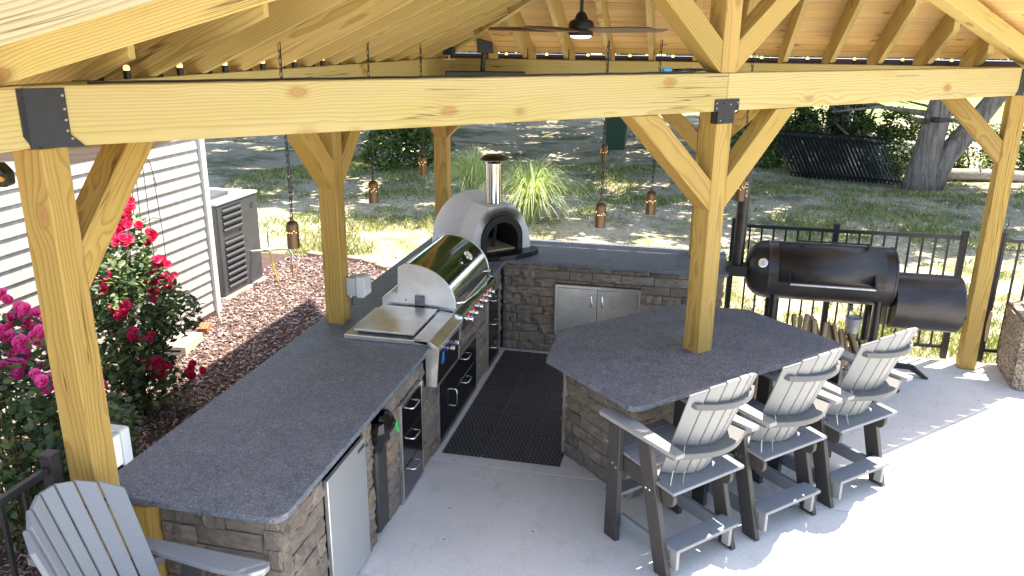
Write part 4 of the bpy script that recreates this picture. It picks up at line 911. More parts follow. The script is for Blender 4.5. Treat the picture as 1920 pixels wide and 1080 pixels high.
tubeo('hinge_rod', [(3.48, -0.02, SZ + SR + 0.022), (4.10, -0.02, SZ + SR + 0.022)], 0.008, BLACKM, ld)
thm = latheo('thermometer', [(0.043, 0.0), (0.043, 0.014), (0.037, 0.016)], CHROME, sm, n=24, mw=frame((3.19, -0.235, SZ + 0.115), (0.95, -0.25, 0.08), (0.05, 0.42, 0.9)))
latheo('dial', [(0.036, 0.0165), (0.036, 0.0175)], DIAL, thm, n=24)
boxo('needle', -0.002, 0.002, -0.02, 0.022, 0.0178, 0.019, BLACKP, thm)
fb = latheo('firebox', [(0.01, 4.325), (0.24, 4.325), (0.252, 4.33), (0.252, 4.87), (0.24, 4.885), (0.01, 4.885)], SMOKE, sm, (0, 0.0, 0.735), 'x', 48)
tubeo('damper_lever', [(4.886, -0.06, 0.70), (4.93, -0.07, 0.69), (4.95, -0.075, 0.63)], 0.010, BLACKM, fb, n=8)
boxo('flue_duct', 2.89, 3.16, -0.12, 0.05, 0.885, 0.985, BLACKM, sm, bevel=0.006)
tubeo('chimney_stack', [(2.985, -0.035, 0.985), (2.985, -0.035, 2.15)], 0.052, SMOKE, sm, n=24)
for x, yy in ((3.32, -0.17), (3.32, 0.17), (4.20, -0.17), (4.20, 0.17)):
    tubeo('leg', [(x, yy * 0.95, SZ - 0.18), (x, yy * 1.05, 0.04)], 0.033, BLACKM, sm, n=14)
for x in (3.32, 4.20): tubeo('foot_bar', [(x, -0.33, 0.035), (x, -0.2, 0.05), (x, 0.2, 0.05), (x, 0.30, 0.03)], 0.022, BLACKM, sm)
prism('outrigger', [(0, 0.0), (0.0, 0.05), (0.36, 0.05), (0.50, -0.055), (0.46, -0.06), (0.33, 0.01)], 0.05, (4.27, 0.10, 0.062), (0.98, -0.15, 0), Z1, BLACKM, sm)
prism('outrigger', [(0, 0.0), (0.0, 0.04), (0.20, 0.04), (0.26, -0.055), (0.22, -0.06), (0.18, 0.0)], 0.05, (4.20, -0.24, 0.062), (0.9, -0.45, 0), Z1, BLACKM, sm)
boxo('drain_pipe', 3.95, 3.99, -0.20, -0.16, 0.665, 0.72, BLACKM, sm)
boxo('support_web', 4.225, 4.32, -0.01, 0.0, 0.5, 0.72, simple('dull_olive_plate', (0.17, 0.14, 0.08), 0.6), sm)
def chalk(body, z0, ang, size):
    cu = bpy.data.curves.new('chalk_lettering', 'FONT'); cu.body = body; cu.size = size; cu.extrude = 0.0003; oc_ = bpy.data.objects.new('tmp', cu); COL.objects.link(oc_); bpy.context.view_layer.update(); me = bpy.data.meshes.new_from_object(oc_.evaluated_get(bpy.context.evaluated_depsgraph_get())); bpy.data.objects.remove(oc_); me.materials.clear(); o = mesh_obj('chalk_lettering', me, CHALK)
    n = Vector((math.cos(ang), math.sin(ang), 0)); up = Vector((0, 0, 1)); side = n.cross(up) ; 
    Fm = Matrix(((0, 0, n.x, 0), (0, 0, n.y, 0), (0, 0, 0, 0), (0, 0, 0, 1)))
    A = up; B = n.cross(A); c = Vector((2.985, -0.035, z0)) + n * 0.0528
    o.matrix_local = Matrix(((A.x, B.x, n.x, c.x), (A.y, B.y, n.y, c.y), (A.z, B.z, n.z, c.z), (0, 0, 0, 1))); o.parent = sm
chalk('Diamond buil', 1.60, math.radians(-100), 0.047); chalk('at is 5 Pi', 1.61, math.radians(-62), 0.040)
# pail and firewood
pb = thing('galvanised_pail', 'small galvanised drip pail hanging under the smoker barrel', 'pail', (3.97, -0.62, 0.47))
pm = latheo('pail_body', [(0.05, 0.0), (0.072, 0.135), (0.075, 0.14), (0.068, 0.138), (0.047, 0.006)], GALV, pb, n=20)
tubeo('bail', [(-0.07, 0, 0.13), (-0.06, 0, 0.19), (0, 0, 0.215), (0.06, 0, 0.19), (0.07, 0, 0.13)], 0.0025, GALV, pb, n=5)
rw = random.Random(3); lk = 0
labs = ['split firewood log leaning at the left end of the pile under the smoker']
def log(i, c, ln, yaw, tilt, r):
    o = bpy.data.objects.new('firewood_log', None); link(o); o.location = c; o.rotation_euler = (tilt, 0, yaw)
    tag(o, 'split firewood log in the loose pile under the smoker', 'firewood', 'firewood logs piled under the smoker')
    p = [(r * math.cos(a), r * math.sin(a)) for a in (0.1, 0.7, 1.3)] ; poly = [(-r * 0.6, -r * 0.5), (r * 0.75, -r * 0.42), (r * 0.9, r * 0.3), (r * 0.1, r * 0.8), (-r * 0.7, r * 0.45)]
    prism('split_wood', [(-ln / 2, b[1] * 0 - r) for b in ()] or [(-ln / 2, -r), (ln / 2, -r * 0.9), (ln / 2, r * 0.7), (-ln / 2, r * 0.8)], r * 1.3, (0, 0, 0), (0, 1, 0.0), (0, 0, 1), SPLIT, o, bevel=r * 0.35)
    boxo('bark', -r * 0.66, -r * 0.5, -ln * 0.49, ln * 0.49, -r * 0.8, r * 0.6, BARKW, o, bevel=0.004)
for i in range(16):
    x = 3.50 + 0.042 * i; z = 0.40 - 0.012 * i + rw.uniform(-.02, .03)
    log(i, (x, -0.52 + rw.uniform(-.05, .05), z), rw.uniform(0.32, 0.4), rw.uniform(-.35, .35), rw.uniform(0.5, 1.0), rw.uniform(0.024, 0.036))
for i in range(9):
    log(i, (3.52 + 0.085 * i, -0.50 + rw.uniform(-.06, .06), 0.17 + (i % 2) * 0.06), rw.uniform(0.34, 0.42), rw.uniform(-.3, .3), rw.uniform(-.1, .2), rw.uniform(0.034, 0.05))
rk = thing('firewood_rack', 'low black steel rack holding firewood between the smoker legs', 'rack', (3.85, -0.5, 0))
for x in (-0.36, 0.36):
    for y_ in (-0.10, 0.10): tubeo('upright', [(x, y_, 0.0), (x, y_, 0.36)], 0.009, BLACKM, rk, n=6)
for y_ in (-0.10, 0.10): tubeo('rail', [(-0.36, y_, 0.10), (0.36, y_, 0.10)], 0.009, BLACKM, rk, n=6)

# ---------------------------------------------------------------- fences
def fence(name, label, a, b, posts, z1=1.22, step=0.112, zb=0.10):
    a = Vector((*a, 0)); b = Vector((*b, 0)); d = (b - a); ln = d.length; d.normalize(); n = Vector((-d.y, d.x, 0))
    f = thing(name, label, 'fence', tuple(a), math.atan2(d.y, d.x))
    for z in (zb, z1 - 0.035): boxo('rail', 0, ln, -0.014, 0.014, z, z + 0.033, BLACKM, f, bevel=0.002)
    k = step * 0.6; me = None
    while k < ln - 0.03:
        if all(abs(k - p) > 0.05 for p in posts):
            if me is None:
                o = boxo('picket', -0.0085, 0.0085, -0.0085, 0.0085, zb + 0.034, z1 - 0.036, BLACKM, f); o.location.x = k; me = o.data; zc = o.location.z
            else: o = bpy.data.objects.new('picket', me); link(o, f); o.location = (k, 0, zc)
        k += step
    for p in posts:
        q = boxo('post', p - 0.027, p + 0.027, -0.027, 0.027, 0.0, z1 + 0.04, BLACKM, f, bevel=0.003)
        boxo('post_cap', -0.032, 0.032, -0.032, 0.032, (z1 + 0.04) / 2, (z1 + 0.04) / 2 + 0.012, BLACKM, q, bevel=0.004)
    return f
fence('metal_fence', 'black metal picket fence behind the smoker and bar', (2.90, 0.19), (5.02, 0.19), (0.03, 0.97, 2.10))
fence('metal_fence', 'black metal picket fence right of the right corner post behind the planter', (5.29, 0.19), (8.9, 0.19), (0.03, 1.8, 3.55))
fence('metal_fence', 'black metal picket fence running from the near-left post past the foreground chair', (-0.07, -5.26), (-0.07, -8.2), (0.03, 1.9))
rod = thing('grill_brush', 'long thin tool with a wooden handle hanging on the fence by the planter', 'tool', (5.32, 0.135, 0.2))
tubeo('rod', [(0, 0.03, 1.12), (0.0, -0.01, 0.30)], 0.004, BLACKM, rod); tubeo('hook', [(0, 0.03, 1.12), (0.02, 0.03, 1.16), (0.01, 0.03, 1.2)], 0.005, BLACKM, rod)
tubeo('handle', [(0.005, -0.01, 0.33), (0.0, -0.012, 0.2), (0.006, -0.01, 0.03)], 0.017, SPLIT, rod, n=8, taper=[0.012, 0.019, 0.013])
# planter
pn = thing('concrete_planter', 'square exposed-aggregate concrete planter at the right edge of the patio', 'planter', (5.78, 0.0 - 0.18, 0), math.radians(-6))
w = 0.36; poly = []
for sx, sy in ((-1, -1), (1, -1), (1, 1), (-1, 1)):
    c1, c2 = ((-1, -1), (1, -1), (1, 1), (-1, 1)), 0
poly = [(-0.30, -0.36), (-0.29, -0.335), (-0.24, -0.335), (-0.23, -0.36), (0.23, -0.36), (0.24, -0.335), (0.29, -0.335), (0.30, -0.36), (0.36, -0.30), (0.335, -0.29), (0.335, -0.24), (0.36, -0.23), (0.36, 0.23), (0.335, 0.24), (0.335, 0.29), (0.36, 0.30), (0.30, 0.36), (-0.30, 0.36), (-0.36, 0.30), (-0.335, 0.29), (-0.335, 0.24), (-0.36, 0.23), (-0.36, -0.23), (-0.335, -0.24), (-0.335, -0.29), (-0.36, -0.30)]
prism('planter_wall', poly, 0.60, (0, 0, 0.001), X1, Y1, PLANTER, pn, bevel=0.006, centre=False)
bm = bmesh.new()
for b in ((-0.345, 0.345, -0.345, -0.27), (-0.345, 0.345, 0.27, 0.345), (-0.345, -0.27, -0.27, 0.27), (0.27, 0.345, -0.27, 0.27)): box(bm, b[0], b[1], b[2], b[3], 0.602, 0.635)
bm_obj('planter_rim', bm, PLANTER, pn, bevel=0.006); boxo('soil', -0.269, 0.269, -0.269, 0.269, 0.602, 0.615, SOIL, pn)

# ---------------------------------------------------------------- house wall and pool heater
hs = thing('house', 'white vinyl-sided house wall at the left beyond the rose bushes', 'house', (-2.5, -0.30, 0))
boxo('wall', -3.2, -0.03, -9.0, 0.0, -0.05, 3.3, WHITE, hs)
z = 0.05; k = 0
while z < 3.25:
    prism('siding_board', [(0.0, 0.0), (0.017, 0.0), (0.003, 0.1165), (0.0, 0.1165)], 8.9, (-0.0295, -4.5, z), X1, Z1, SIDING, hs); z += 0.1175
boxo('corner_trim', -0.10, 0.012, -0.075, 0.012, -0.02, 3.3, WHITE, hs, bevel=0.006)
boxo('foundation_board', -0.028, -0.012, -9.0, -0.06, -0.04, 0.048, simple('dark_footing', (0.10, 0.06, 0.05), 0.9), hs)
ht = thing('pool_heater', 'grey louvred pool heater cabinet beside the corner of the house', 'heater', (-2.68, 0.53, 0))
boxo('cabinet', -0.78, 0.0, -0.44, 0.44, 0.03, 1.10, HEATER, ht, bevel=0.02, seg=3)
boxo('base_pad', -0.82, 0.03, -0.47, 0.47, -0.02, 0.028, BLOCK, ht)
tp_ = boxo('top_panel', -0.79, 0.008, -0.45, 0.45, 1.102, 1.135, simple('sunlit_heater_top', (0.50, 0.50, 0.50), 0.5), ht, bevel=0.008, seg=2)  # top coloured paler than the cabinet for the sun on it
boxo('vent_hood', -0.62, -0.16, -0.36, 0.10, 1.138, 1.185, HEATER, ht, bevel=0.01)
for zz0, nL in ((0.80, 4), (0.13, 8)):
    for k in range(nL):
        zc = zz0 + 0.074 * k
        prism('louvre', [(0.0, -0.018), (0.018, -0.012), (0.018, 0.0), (0.0, 0.02)], 0.40, (0.0005, -0.14, zc), X1, Z1, HEATER, ht, bevel=0.004)
        boxo('vent_slot', 0.0003, 0.003, -0.335, 0.055, zc + 0.021, zc + 0.040, DARK, ht)
latheo('pressure_port', [(0.016, 0.0), (0.016, 0.004)], DARK, ht, axis='x', n=14, mw=Matrix.Translation((0.001, -0.0, 0.745)))
for a, b in ((0.28, 0.98), (0.31, 1.0), (0.30, 0.955)): latheo('status_port', [(0.011, 0.0), (0.011, 0.004)], DARK, ht, axis='x', n=10, mw=Matrix.Translation((0.0005, a, b)))
gp = thing('gas_supply_pipe', 'grey gas pipe with brass valve rising from the mulch to the heater', 'pipe', (-2.68, 0.53, 0))
tubeo('pipe', [(0.001, 0.20, 0.42), (0.10, 0.22, 0.43), (0.26, 0.42, 0.42), (0.34, 0.50, 0.40), (0.36, 0.52, 0.33), (0.36, 0.52, 0.20)], 0.016, PVC, gp, n=10)
latheo('regulator', [(0.02, -0.02), (0.05, -0.015), (0.05, 0.015), (0.02, 0.02)], PVC, gp, (0.16, 0.29, 0.43), n=18); tubeo('riser', [(0.36, 0.52, 0.2), (0.36, 0.52, 0.0)], 0.012, ORNG, gp); latheo('valve', [(0.022, 0.0), (0.022, 0.05)], ORNG, gp, (0.36, 0.52, 0.15), n=8)
tubeo('yellow_hose', [(0.17, 0.32, 0.60), (0.17, 0.32, 0.5), (0.18, 0.33, 0.36), (0.21, 0.34, 0.15), (0.24, 0.36, 0.0)], 0.010, YELL, gp); tubeo('shutoff_tee', [(0.17, 0.32, 0.43), (0.17, 0.32, 0.66)], 0.012, PVC, gp)
cbk = thing('concrete_block', 'pale concrete block lying flat against the house wall in the mulch', 'block', (-2.27, -1.34, 0.0), math.radians(10))
bm = bmesh.new(); box(bm, -0.12, 0.12, -0.20, 0.20, 0.0, 0.09); bm_obj('block_body', bm, BLOCK, cbk, bevel=0.004); boxo('core_slot', -0.07, 0.07, -0.2025, -0.2005, 0.035, 0.055, DARK, cbk)
bk = thing('red_brick', 'red cored brick lying beside the concrete block by the house corner', 'brick', (-2.34, -0.86, 0.0), math.radians(20))
boxo('brick_body', -0.05, 0.05, -0.10, 0.10, 0.0, 0.06, BRICKR, bk, bevel=0.003)
for i in range(2):
    for j in range(4): latheo('core_hole', [(0.011, 0.0605), (0.011, 0.0612)], DARK, bk, (-0.02 + 0.04 * i, -0.066 + 0.044 * j, 0), n=8)
tr = thing('wire_trellis', 'thin wire trellis standing against the white siding behind the roses', 'trellis', (-2.30, -1.55, 0))
for yy in (-0.22, -0.13, 0.0, 0.16): tubeo('wire', [(0, yy * 0.8, 1.85 - abs(yy)), (0, yy, 1.2), (0, yy * 1.1, 0.0)], 0.0035, BLACKM, tr, n=5)
tubeo('hoop', [(0, -0.22, 1.55), (0, -0.13, 1.83), (0, 0, 1.92), (0, 0.1, 1.84), (0, 0.16, 1.6)], 0.0035, BLACKM, tr, n=5); tubeo('hoop', [(0, -0.22, 1.3), (0.08, -0.05, 1.36), (0, 0.16, 1.3)], 0.0035, BLACKM, tr, n=5)
# edging stones
ed = random.Random(9)
epts = [(-0.55, 0.92), (-0.75, 1.17), (-0.96, 1.42), (-1.18, 1.62), (-1.42, 1.83), (-1.68, 2.0), (-1.95, 2.1), (-2.25, 2.17), (-2.55, 2.18)]
for i, (x, y) in enumerate(epts):
    o = prism('edging_stone', rounded([(-0.13, -0.05), (0.13, -0.06), (0.12, 0.05), (-0.12, 0.06)], 0.03, 3), 0.09, (x, y, 0.0), (1, -0.55 if i < 6 else -0.2, 0), (0, 1, 0), simple('tan_edging', (0.36, 0.24, 0.17), 0.9, var=0.2, vs=30) if i == 0 else bpy.data.materials['tan_edging'], bevel=0.012)
    tag(o, 'tan edging stone in the curved border between mulch and lawn', 'edging stone', 'edging stones round the mulch bed')

# ---------------------------------------------------------------- hanging lights
def lantern(x, y, ztop, zhook, lab, hgt=0.155):
    t = thing('hanging_lantern', lab, 'lantern', (x, y, ztop), 0, 'bronze cylinder lanterns hung on chains from the pavilion')
    latheo('shade', [(0.012, 0.0), (0.026, -0.006), (0.033, -0.018), (0.034, -0.03), (0.034, -hgt), (0.031, -hgt), (0.031, -0.03)], LANT, t, n=20)
    latheo('cap', [(0.005, 0.025), (0.008, 0.018), (0.012, 0.0)], LANT, t, n=10)
    latheo('bulb', [(0.004, -0.04), (0.012, -0.05), (0.014, -0.07), (0.004, -0.085)], GLOW, t, n=12)
    me = None
    for i in range(14):                                   # pierced holes glow
        a = random.uniform(0, 6.28) if i > 6 else math.radians(-150 + i * 20); z = random.choice((-0.052, -0.062, -0.072))
        if i > 6: continue
        c = Vector((math.cos(a) * 0.0345, math.sin(a) * 0.0345, z)); latheo('pierced_hole', [(0.0026, 0.0), (0.0026, 0.0012)], GLOW, t, n=6, mw=frame(c, (-math.sin(a), math.cos(a), 0), (0, 0, 1)))
    bm = bmesh.new(); n = int((zhook - ztop - 0.02) / 0.034)
    for i in range(n):
        z0 = 0.022 + i * 0.034; a = (i % 2) * math.pi / 2; dx, dy = math.cos(a) * 0.006, math.sin(a) * 0.006
        tube(bm, [(dx, dy, z0), (dx, dy, z0 + 0.034), (0, 0, z0 + 0.041), (-dx, -dy, z0 + 0.034), (-dx, -dy, z0), (0, 0, z0 - 0.007), (dx, dy, z0)], 0.0018, 4)
    bm_obj('chain', bm, BLACKM, t)
    tubeo('power_cord', [(0.004, 0.0, 0.02), (0.012, 0.004, 0.25), (0.004, 0.0, 0.5), (0.008, 0, zhook - ztop)], 0.0028, BLACKM, t, n=5)
    return t
lantern(0.30, -3.78, 1.947, 2.90, 'bronze lantern nearest the house, hanging between the heater and the left post')
lantern(0.30, -2.585, 1.975, 2.90, 'bronze lantern hanging just right of the post beside the grill')
lantern(0.30, -1.50, 2.005, 2.88, 'small bronze lantern hanging just left of the post behind the pizza oven')
lantern(1.913, -2.806, 1.946, 2.92, 'bronze lantern hanging over the middle of the lawn view, lower of two in line')
lantern(2.212, -2.508, 1.985, 2.93, 'bronze lantern hanging just left of the island post brace')
lantern(2.808, -1.912, 1.995, 2.93, 'bronze lantern half hidden by the brace right of the island post')
lantern(1.665, -0.30, 2.002, 2.92, 'small far bronze lantern hanging highest, near the back beam')
PG = 'small warm puck lights between the rafters'
def puck(x, y):
    t = thing('puck_light', 'small black puck light with a glowing amber top between two rafters', 'light', (x, y, ZT + 0.001), 0, PG)
    latheo('housing', [(0.016, 0.0), (0.016, 0.035)], BLACKP, t, n=12); latheo('bulb', [(0.012, 0.0355), (0.014, 0.045), (0.010, 0.055), (0.003, 0.058)], GLOW, t, n=12)
for k in range(12): puck(0.65 + 0.394 * k, 0.03) if 0.65 + 0.394 * k < L - 0.2 else None
for y in (-4.62, -4.24, -3.85, -3.46, -3.08, -2.68): puck(0.02, y)
# ---------------------------------------------------------------- ceiling fan
fn = thing('ceiling_fan', 'dark ceiling fan with brown blades hanging from the roof ridge', 'ceiling fan', (1.597, -1.68, 2.985))
tubeo('downrod', [(0, 0, 0.09), (0, 0, 0.36)], 0.013, BLACKM, fn, n=12)
latheo('canopy', [(0.06, 0.35), (0.06, 0.38), (0.03, 0.33)][::-1], BLACKM, fn, n=20)
latheo('motor_housing', [(0.05, -0.035), (0.088, -0.030), (0.088, 0.005), (0.055, 0.008), (0.055, 0.014), (0.093, 0.018), (0.093, 0.045), (0.083, 0.07), (0.05, 0.085), (0.035, 0.12), (0.018, 0.135)], BLACKM, fn, n=36)
latheo('light_diffuser', [(0.078, -0.031), (0.07, -0.045), (0.03, -0.052), (0.002, -0.053)], GLOWW, fn, n=28)
def blade(ang):
    a = math.radians(ang); F = Matrix.Rotation(a, 4, 'Z') @ Matrix.Rotation(math.radians(-13), 4, 'X')
    bm = bmesh.new(); P = [(0.07, 0.03), (0.22, 0.075), (0.45, 0.062), (0.70, 0.05), (0.71, -0.03), (0.45, -0.055), (0.2, -0.055), (0.07, -0.03)]
    lo = [bm.verts.new((x, y, -0.004 + 0.010 * x)) for x, y in P]; hi = [bm.verts.new((x, y, 0.004 + 0.010 * x)) for x, y in P]; bm.faces.new(lo[::-1]); bm.faces.new(hi)
    for i in range(8): bm.faces.new((lo[i], lo[(i + 1) % 8], hi[(i + 1) % 8], hi[i]))
    bm_obj('blade', bm, BLADE, fn, Matrix.Translation((0, 0, 0.008)) @ F, bevel=0.002)
for a in (10, 82, 154, 226, 298): blade(a + 22)
# ---------------------------------------------------------------- television on ceiling mount
tv = thing('television', 'black television tilted down on a ceiling arm in the back corner', 'television', (0.58, -0.52, 2.60), math.radians(12))
boxo('screen_case', -0.36, 0.36, -0.03, 0.03, -0.40, 0.045, BLACKP, tv, bevel=0.008); boxo('screen', -0.34, 0.34, -0.034, -0.031, -0.38, 0.03, simple('screen_glass', (0.01, 0.01, 0.012), 0.1), tv)
boxo('back_housing', -0.30, 0.30, 0.03, 0.10, -0.34, 0.03, BLACKP, tv, bevel=0.01)
tubeo('mount_pole', [(-0.03, 0.06, 0.0), (-0.02, 0.06, 0.16), (0.0, 0.06, 0.24)], 0.022, BLACKM, tv, n=10)
prism('mount_bracket', [(-0.075, 0.20), (0.075, 0.20), (0.06, 0.30), (-0.075, 0.33)], 0.05, (0.0, 0.06, 0), X1, Z1, BLACKM, tv, bevel=0.005)
cm = thing('security_camera', 'small dark speaker clamped to the back corner beam beside the television', 'speaker', (0.22, -0.45, 2.78))
boxo('body', -0.055, 0.055, -0.03, 0.03, 0.0, 0.07, BLACKM, cm, bevel=0.012, seg=2); tubeo('stem', [(0, 0, -0.035), (0, 0, 0.0)], 0.01, CHROME, cm); boxo('clamp', -0.06, 0.06, -0.015, 0.015, -0.045, -0.035, CHROME, cm)
# ---------------------------------------------------------------- cable and plug on the beam
cb = thing('extension_cable', 'black cable lying along the top of the long front beam', 'cable', tuple(uv(e0, 0, ZT + 0.006)))
rr = random.Random(2); pts = []
for i in range(60):
    v = -3.45 + 3.2 * i / 59; p = V3 * v + U3 * (0.045 + 0.006 * math.sin(i * 0.8)); pts.append((p.x, p.y, 0.001 + 0.002 * abs(math.sin(i * 0.5))))
tubeo('cable', pts, 0.0055, BLACKP, cb, n=6)
cc = thing('cable_coil', 'tangled black cable with a blue plug on the front beam left of the king post', 'cable', tuple(uv(e0, -0.42, ZT + 0.006)))
pts = []
for i in range(90): a = i * 0.55; p = V3 * (0.30 * i / 90 + 0.035 * math.cos(a)) + U3 * (0.03 * math.sin(a)); pts.append((p.x, p.y, 0.004 + 0.014 * abs(math.sin(a * 0.37))))
tubeo('cable', pts, 0.004, BLACKP, cc, n=5); tubeo('blue_plug', [tuple(V3 * -0.06 + U3 * 0.02 + Z1 * 0.012), tuple(V3 * 0.0 + U3 * 0.02 + Z1 * 0.012)], 0.014, simple('cyan_plastic', (0.02, 0.35, 0.6), 0.4), cc)
# floodlight and rolled clear vinyl under the left eave
fl = thing('floodlight', 'black floodlight with one brass bulb left of the near-left post', 'floodlight', (-0.52, -4.84, 2.335), math.radians(20))
prism('housing', rounded([(-0.11, -0.05), (0.05, -0.05), (0.05, 0.01), (0.02, 0.05), (-0.11, 0.05)], 0.015, 3), 0.08, (0, 0, 0), X1, Z1, BLACKP, fl, bevel=0.008); latheo('bulb', [(0.014, 0.0), (0.012, 0.012)], ORNG, fl, n=12, mw=frame((0.03, -0.041, -0.012), (1, 0, 0), (0, 0, 1)))
vn = thing('rolled_vinyl_curtain', 'rolled clear vinyl curtain sagging under the left eave', 'curtain', (-0.9, 0, 0))
for dz, rr_, dx in ((0, 0.045, 0), (0.03, 0.03, 0.05), (-0.01, 0.022, -0.05)):
    pts = [(dx, -4.75 + 0.2 * i, 2.42 - 0.16 * math.sin(math.pi * i / 12) + dz + 0.004 * (i % 3)) for i in range(13)]; tubeo('vinyl_roll', pts, rr_, TARP, vn, n=10, taper=[rr_ * (0.7 + 0.3 * math.sin(i * 1.1) ** 2) for i in range(13)])

# ---------------------------------------------------------------- rose bushes
LT = np.array([(0, 0, 0), (0.32, 0.28, 0.05), (0.72, 0.24, 0.04), (1.0, 0, -0.03), (0.72, -0.24, 0.04), (0.32, -0.28, 0.05)]); LF = np.array([(0, 1, 2, 3), (0, 3, 4, 5)])
def petal_mesh(mat, seed):
    g = random.Random(seed); V = []; F = []
    for ring, (n, r, tilt) in enumerate(((5, 0.35, 1.25), (7, 0.62, 0.85), (9, 0.95, 0.4))):
        for k in range(n):
            a = 2 * math.pi * k / n + ring * 0.4 + g.uniform(-.15, .15); ct_, st_ = math.cos(tilt), math.sin(tilt); w = r * 0.48
            b = len(V)
            for (x, y) in ((0.08, 0), (0.55 * r, w), (r, w * 0.55), (r * 1.04, -w * 0.45), (0.55 * r, -w)):
                z = x * st_ + g.uniform(-.05, .05) + (0.12 if abs(y) > 0.3 * w else 0); xx = x * ct_
                V.append((xx * math.cos(a) - y * math.sin(a), xx * math.sin(a) + y * math.cos(a), z))
            F.append((b, b + 1, b + 2, b + 3, b + 4))
    me = bpy.data.meshes.new('bloom'); me.from_pydata(V, [], F); me.materials.append(mat)
    return me
def rose(name_lab, base, lobes, nleaf, blooms, mat, seed):
    g = np.random.default_rng(seed); t = thing('rose_bush', name_lab, 'rose bush', base)
    C = []
    for (x, y, z, r, w) in lobes:
        n = int(nleaf * w); d = g.normal(size=(n, 3)); d /= np.linalg.norm(d, axis=1)[:, None]; rad = r * g.uniform(0.35, 1.0, n) ** 0.5
        C.append(np.array((x, y, z)) + d * rad[:, None] * np.array((1, 1, 1.1)))
    C = np.concatenate(C); C = C[C[:, 2] > 0.03]; n = len(C)
    V, F = scatter(C, LT - np.array((0.5, 0, 0)), LF, g.uniform(0.040, 0.080, n), rand_rot(n, 0.9, g)); np_mesh('foliage', V, F, ROSELEAF, t)
    bm = bmesh.new(); gg = random.Random(seed)
    for (x, y, z, r, w) in lobes:
        for k in range(5):
            ex, ey, ez = x + gg.uniform(-r, r) * .7, y + gg.uniform(-r, r) * .7, z + gg.uniform(-.2, .9) * r
            tube(bm, [(gg.uniform(-.06, .06), gg.uniform(-.06, .06), 0), (ex * .4, ey * .4, ez * .5), (ex, ey, ez)], 0.006, 5, taper=[0.009, 0.006, 0.0025])
    bm_obj('stems', bm, simple('rose_stem', (0.10, 0.075, 0.035), 0.8) if 'rose_stem' not in bpy.data.materials else bpy.data.materials['rose_stem'], t)
    for i, (x, y, z) in enumerate(blooms):
        for j in range(gg.choice((6, 7, 9))):
            me = mat[gg.randrange(len(mat))]; o = bpy.data.objects.new('bloom', me); link(o, t)
            o.location = (x + gg.uniform(-.06, .06), y + gg.uniform(-.065, .065), z + gg.uniform(-.06, .06)); s = gg.uniform(0.030, 0.046)
            d = Vector((0.9 + gg.uniform(-.8, .8), -0.9 + gg.uniform(-.8, .8), 0.9)); o.rotation_mode = 'QUATERNION'; o.rotation_quaternion = d.to_track_quat('Z', 'Y'); o.scale = (s, s, s)
red = [petal_mesh(PETAL, i) for i in range(3)]; pink = [petal_mesh(PETAL2, 10 + i) for i in range(3)]
# A: right of the near-left post; positions relative to base on plane x = -1.6
rose('tall rose bush with crimson blooms against the white siding right of the post', (-1.75, -2.72, 0),
     [(0.0, 0, 0.35, 0.34, 1.0), (0.05, -0.1, 0.70, 0.38, 1.2), (0.1, 0.05, 0.95, 0.33, 1.0), (0.0, 0.12, 1.22, 0.24, 0.5), (0.05, -0.25, 1.15, 0.24, 0.5), (0.0, 0.22, 1.5, 0.14, 0.1), (0.25, 0.30, 0.8, 0.2, 0.35), (0.1, 0.05, 0.15, 0.34, 0.5)], 850,
     [(0.05, 0.13, 1.58), (0.02, 0.06, 1.50), (0.0, -0.06, 1.55), (0.1, -0.02, 1.45), (0.2, 0.22, 1.12), (0.22, 0.28, 1.06), (0.2, 0.20, 1.22), (0.18, 0.12, 1.02), (0.1, -0.26, 1.22), (0.25, -0.28, 1.00), (0.3, -0.12, 0.52), (0.33, -0.07, 0.47), (0.3, -0.22, 0.78), (0.1, 0.3, 1.42), (0.33, 0.3, 0.28), (0.0, 0.18, 1.70)], red, 3)
rose('broad rose bush with bright pink blooms at the left edge by the fence', (-1.25, -4.35, 0),
     [(0.0, 0.05, 0.40, 0.40, 1.2), (0.1, 0.0, 0.80, 0.42, 1.4), (0.05, 0.1, 1.12, 0.33, 0.8), (0.15, 0.28, 0.55, 0.32, 0.9), (-0.1, -0.2, 1.2, 0.3, 0.5), (0.3, 0.32, 0.25, 0.26, 0.5), (0.5, 0.15, 0.75, 0.2, 0.3)], 850,
     [(0.1, 0.12, 1.40), (0.05, 0.0, 1.35), (0.15, 0.05, 1.28), (0.2, 0.2, 1.25), (0.22, 0.28, 1.14), (0.25, 0.3, 1.05), (0.1, -0.1, 1.45), (0.15, -0.02, 1.2), (0.2, 0.32, 1.22), (0.28, 0.35, 0.95), (0.0, -0.15, 1.3), (0.2, 0.1, 1.36), (0.3, -0.02, 1.1), (0.2, 0.38, 0.72), (-0.05, 0.1, 1.5)], pink, 5)
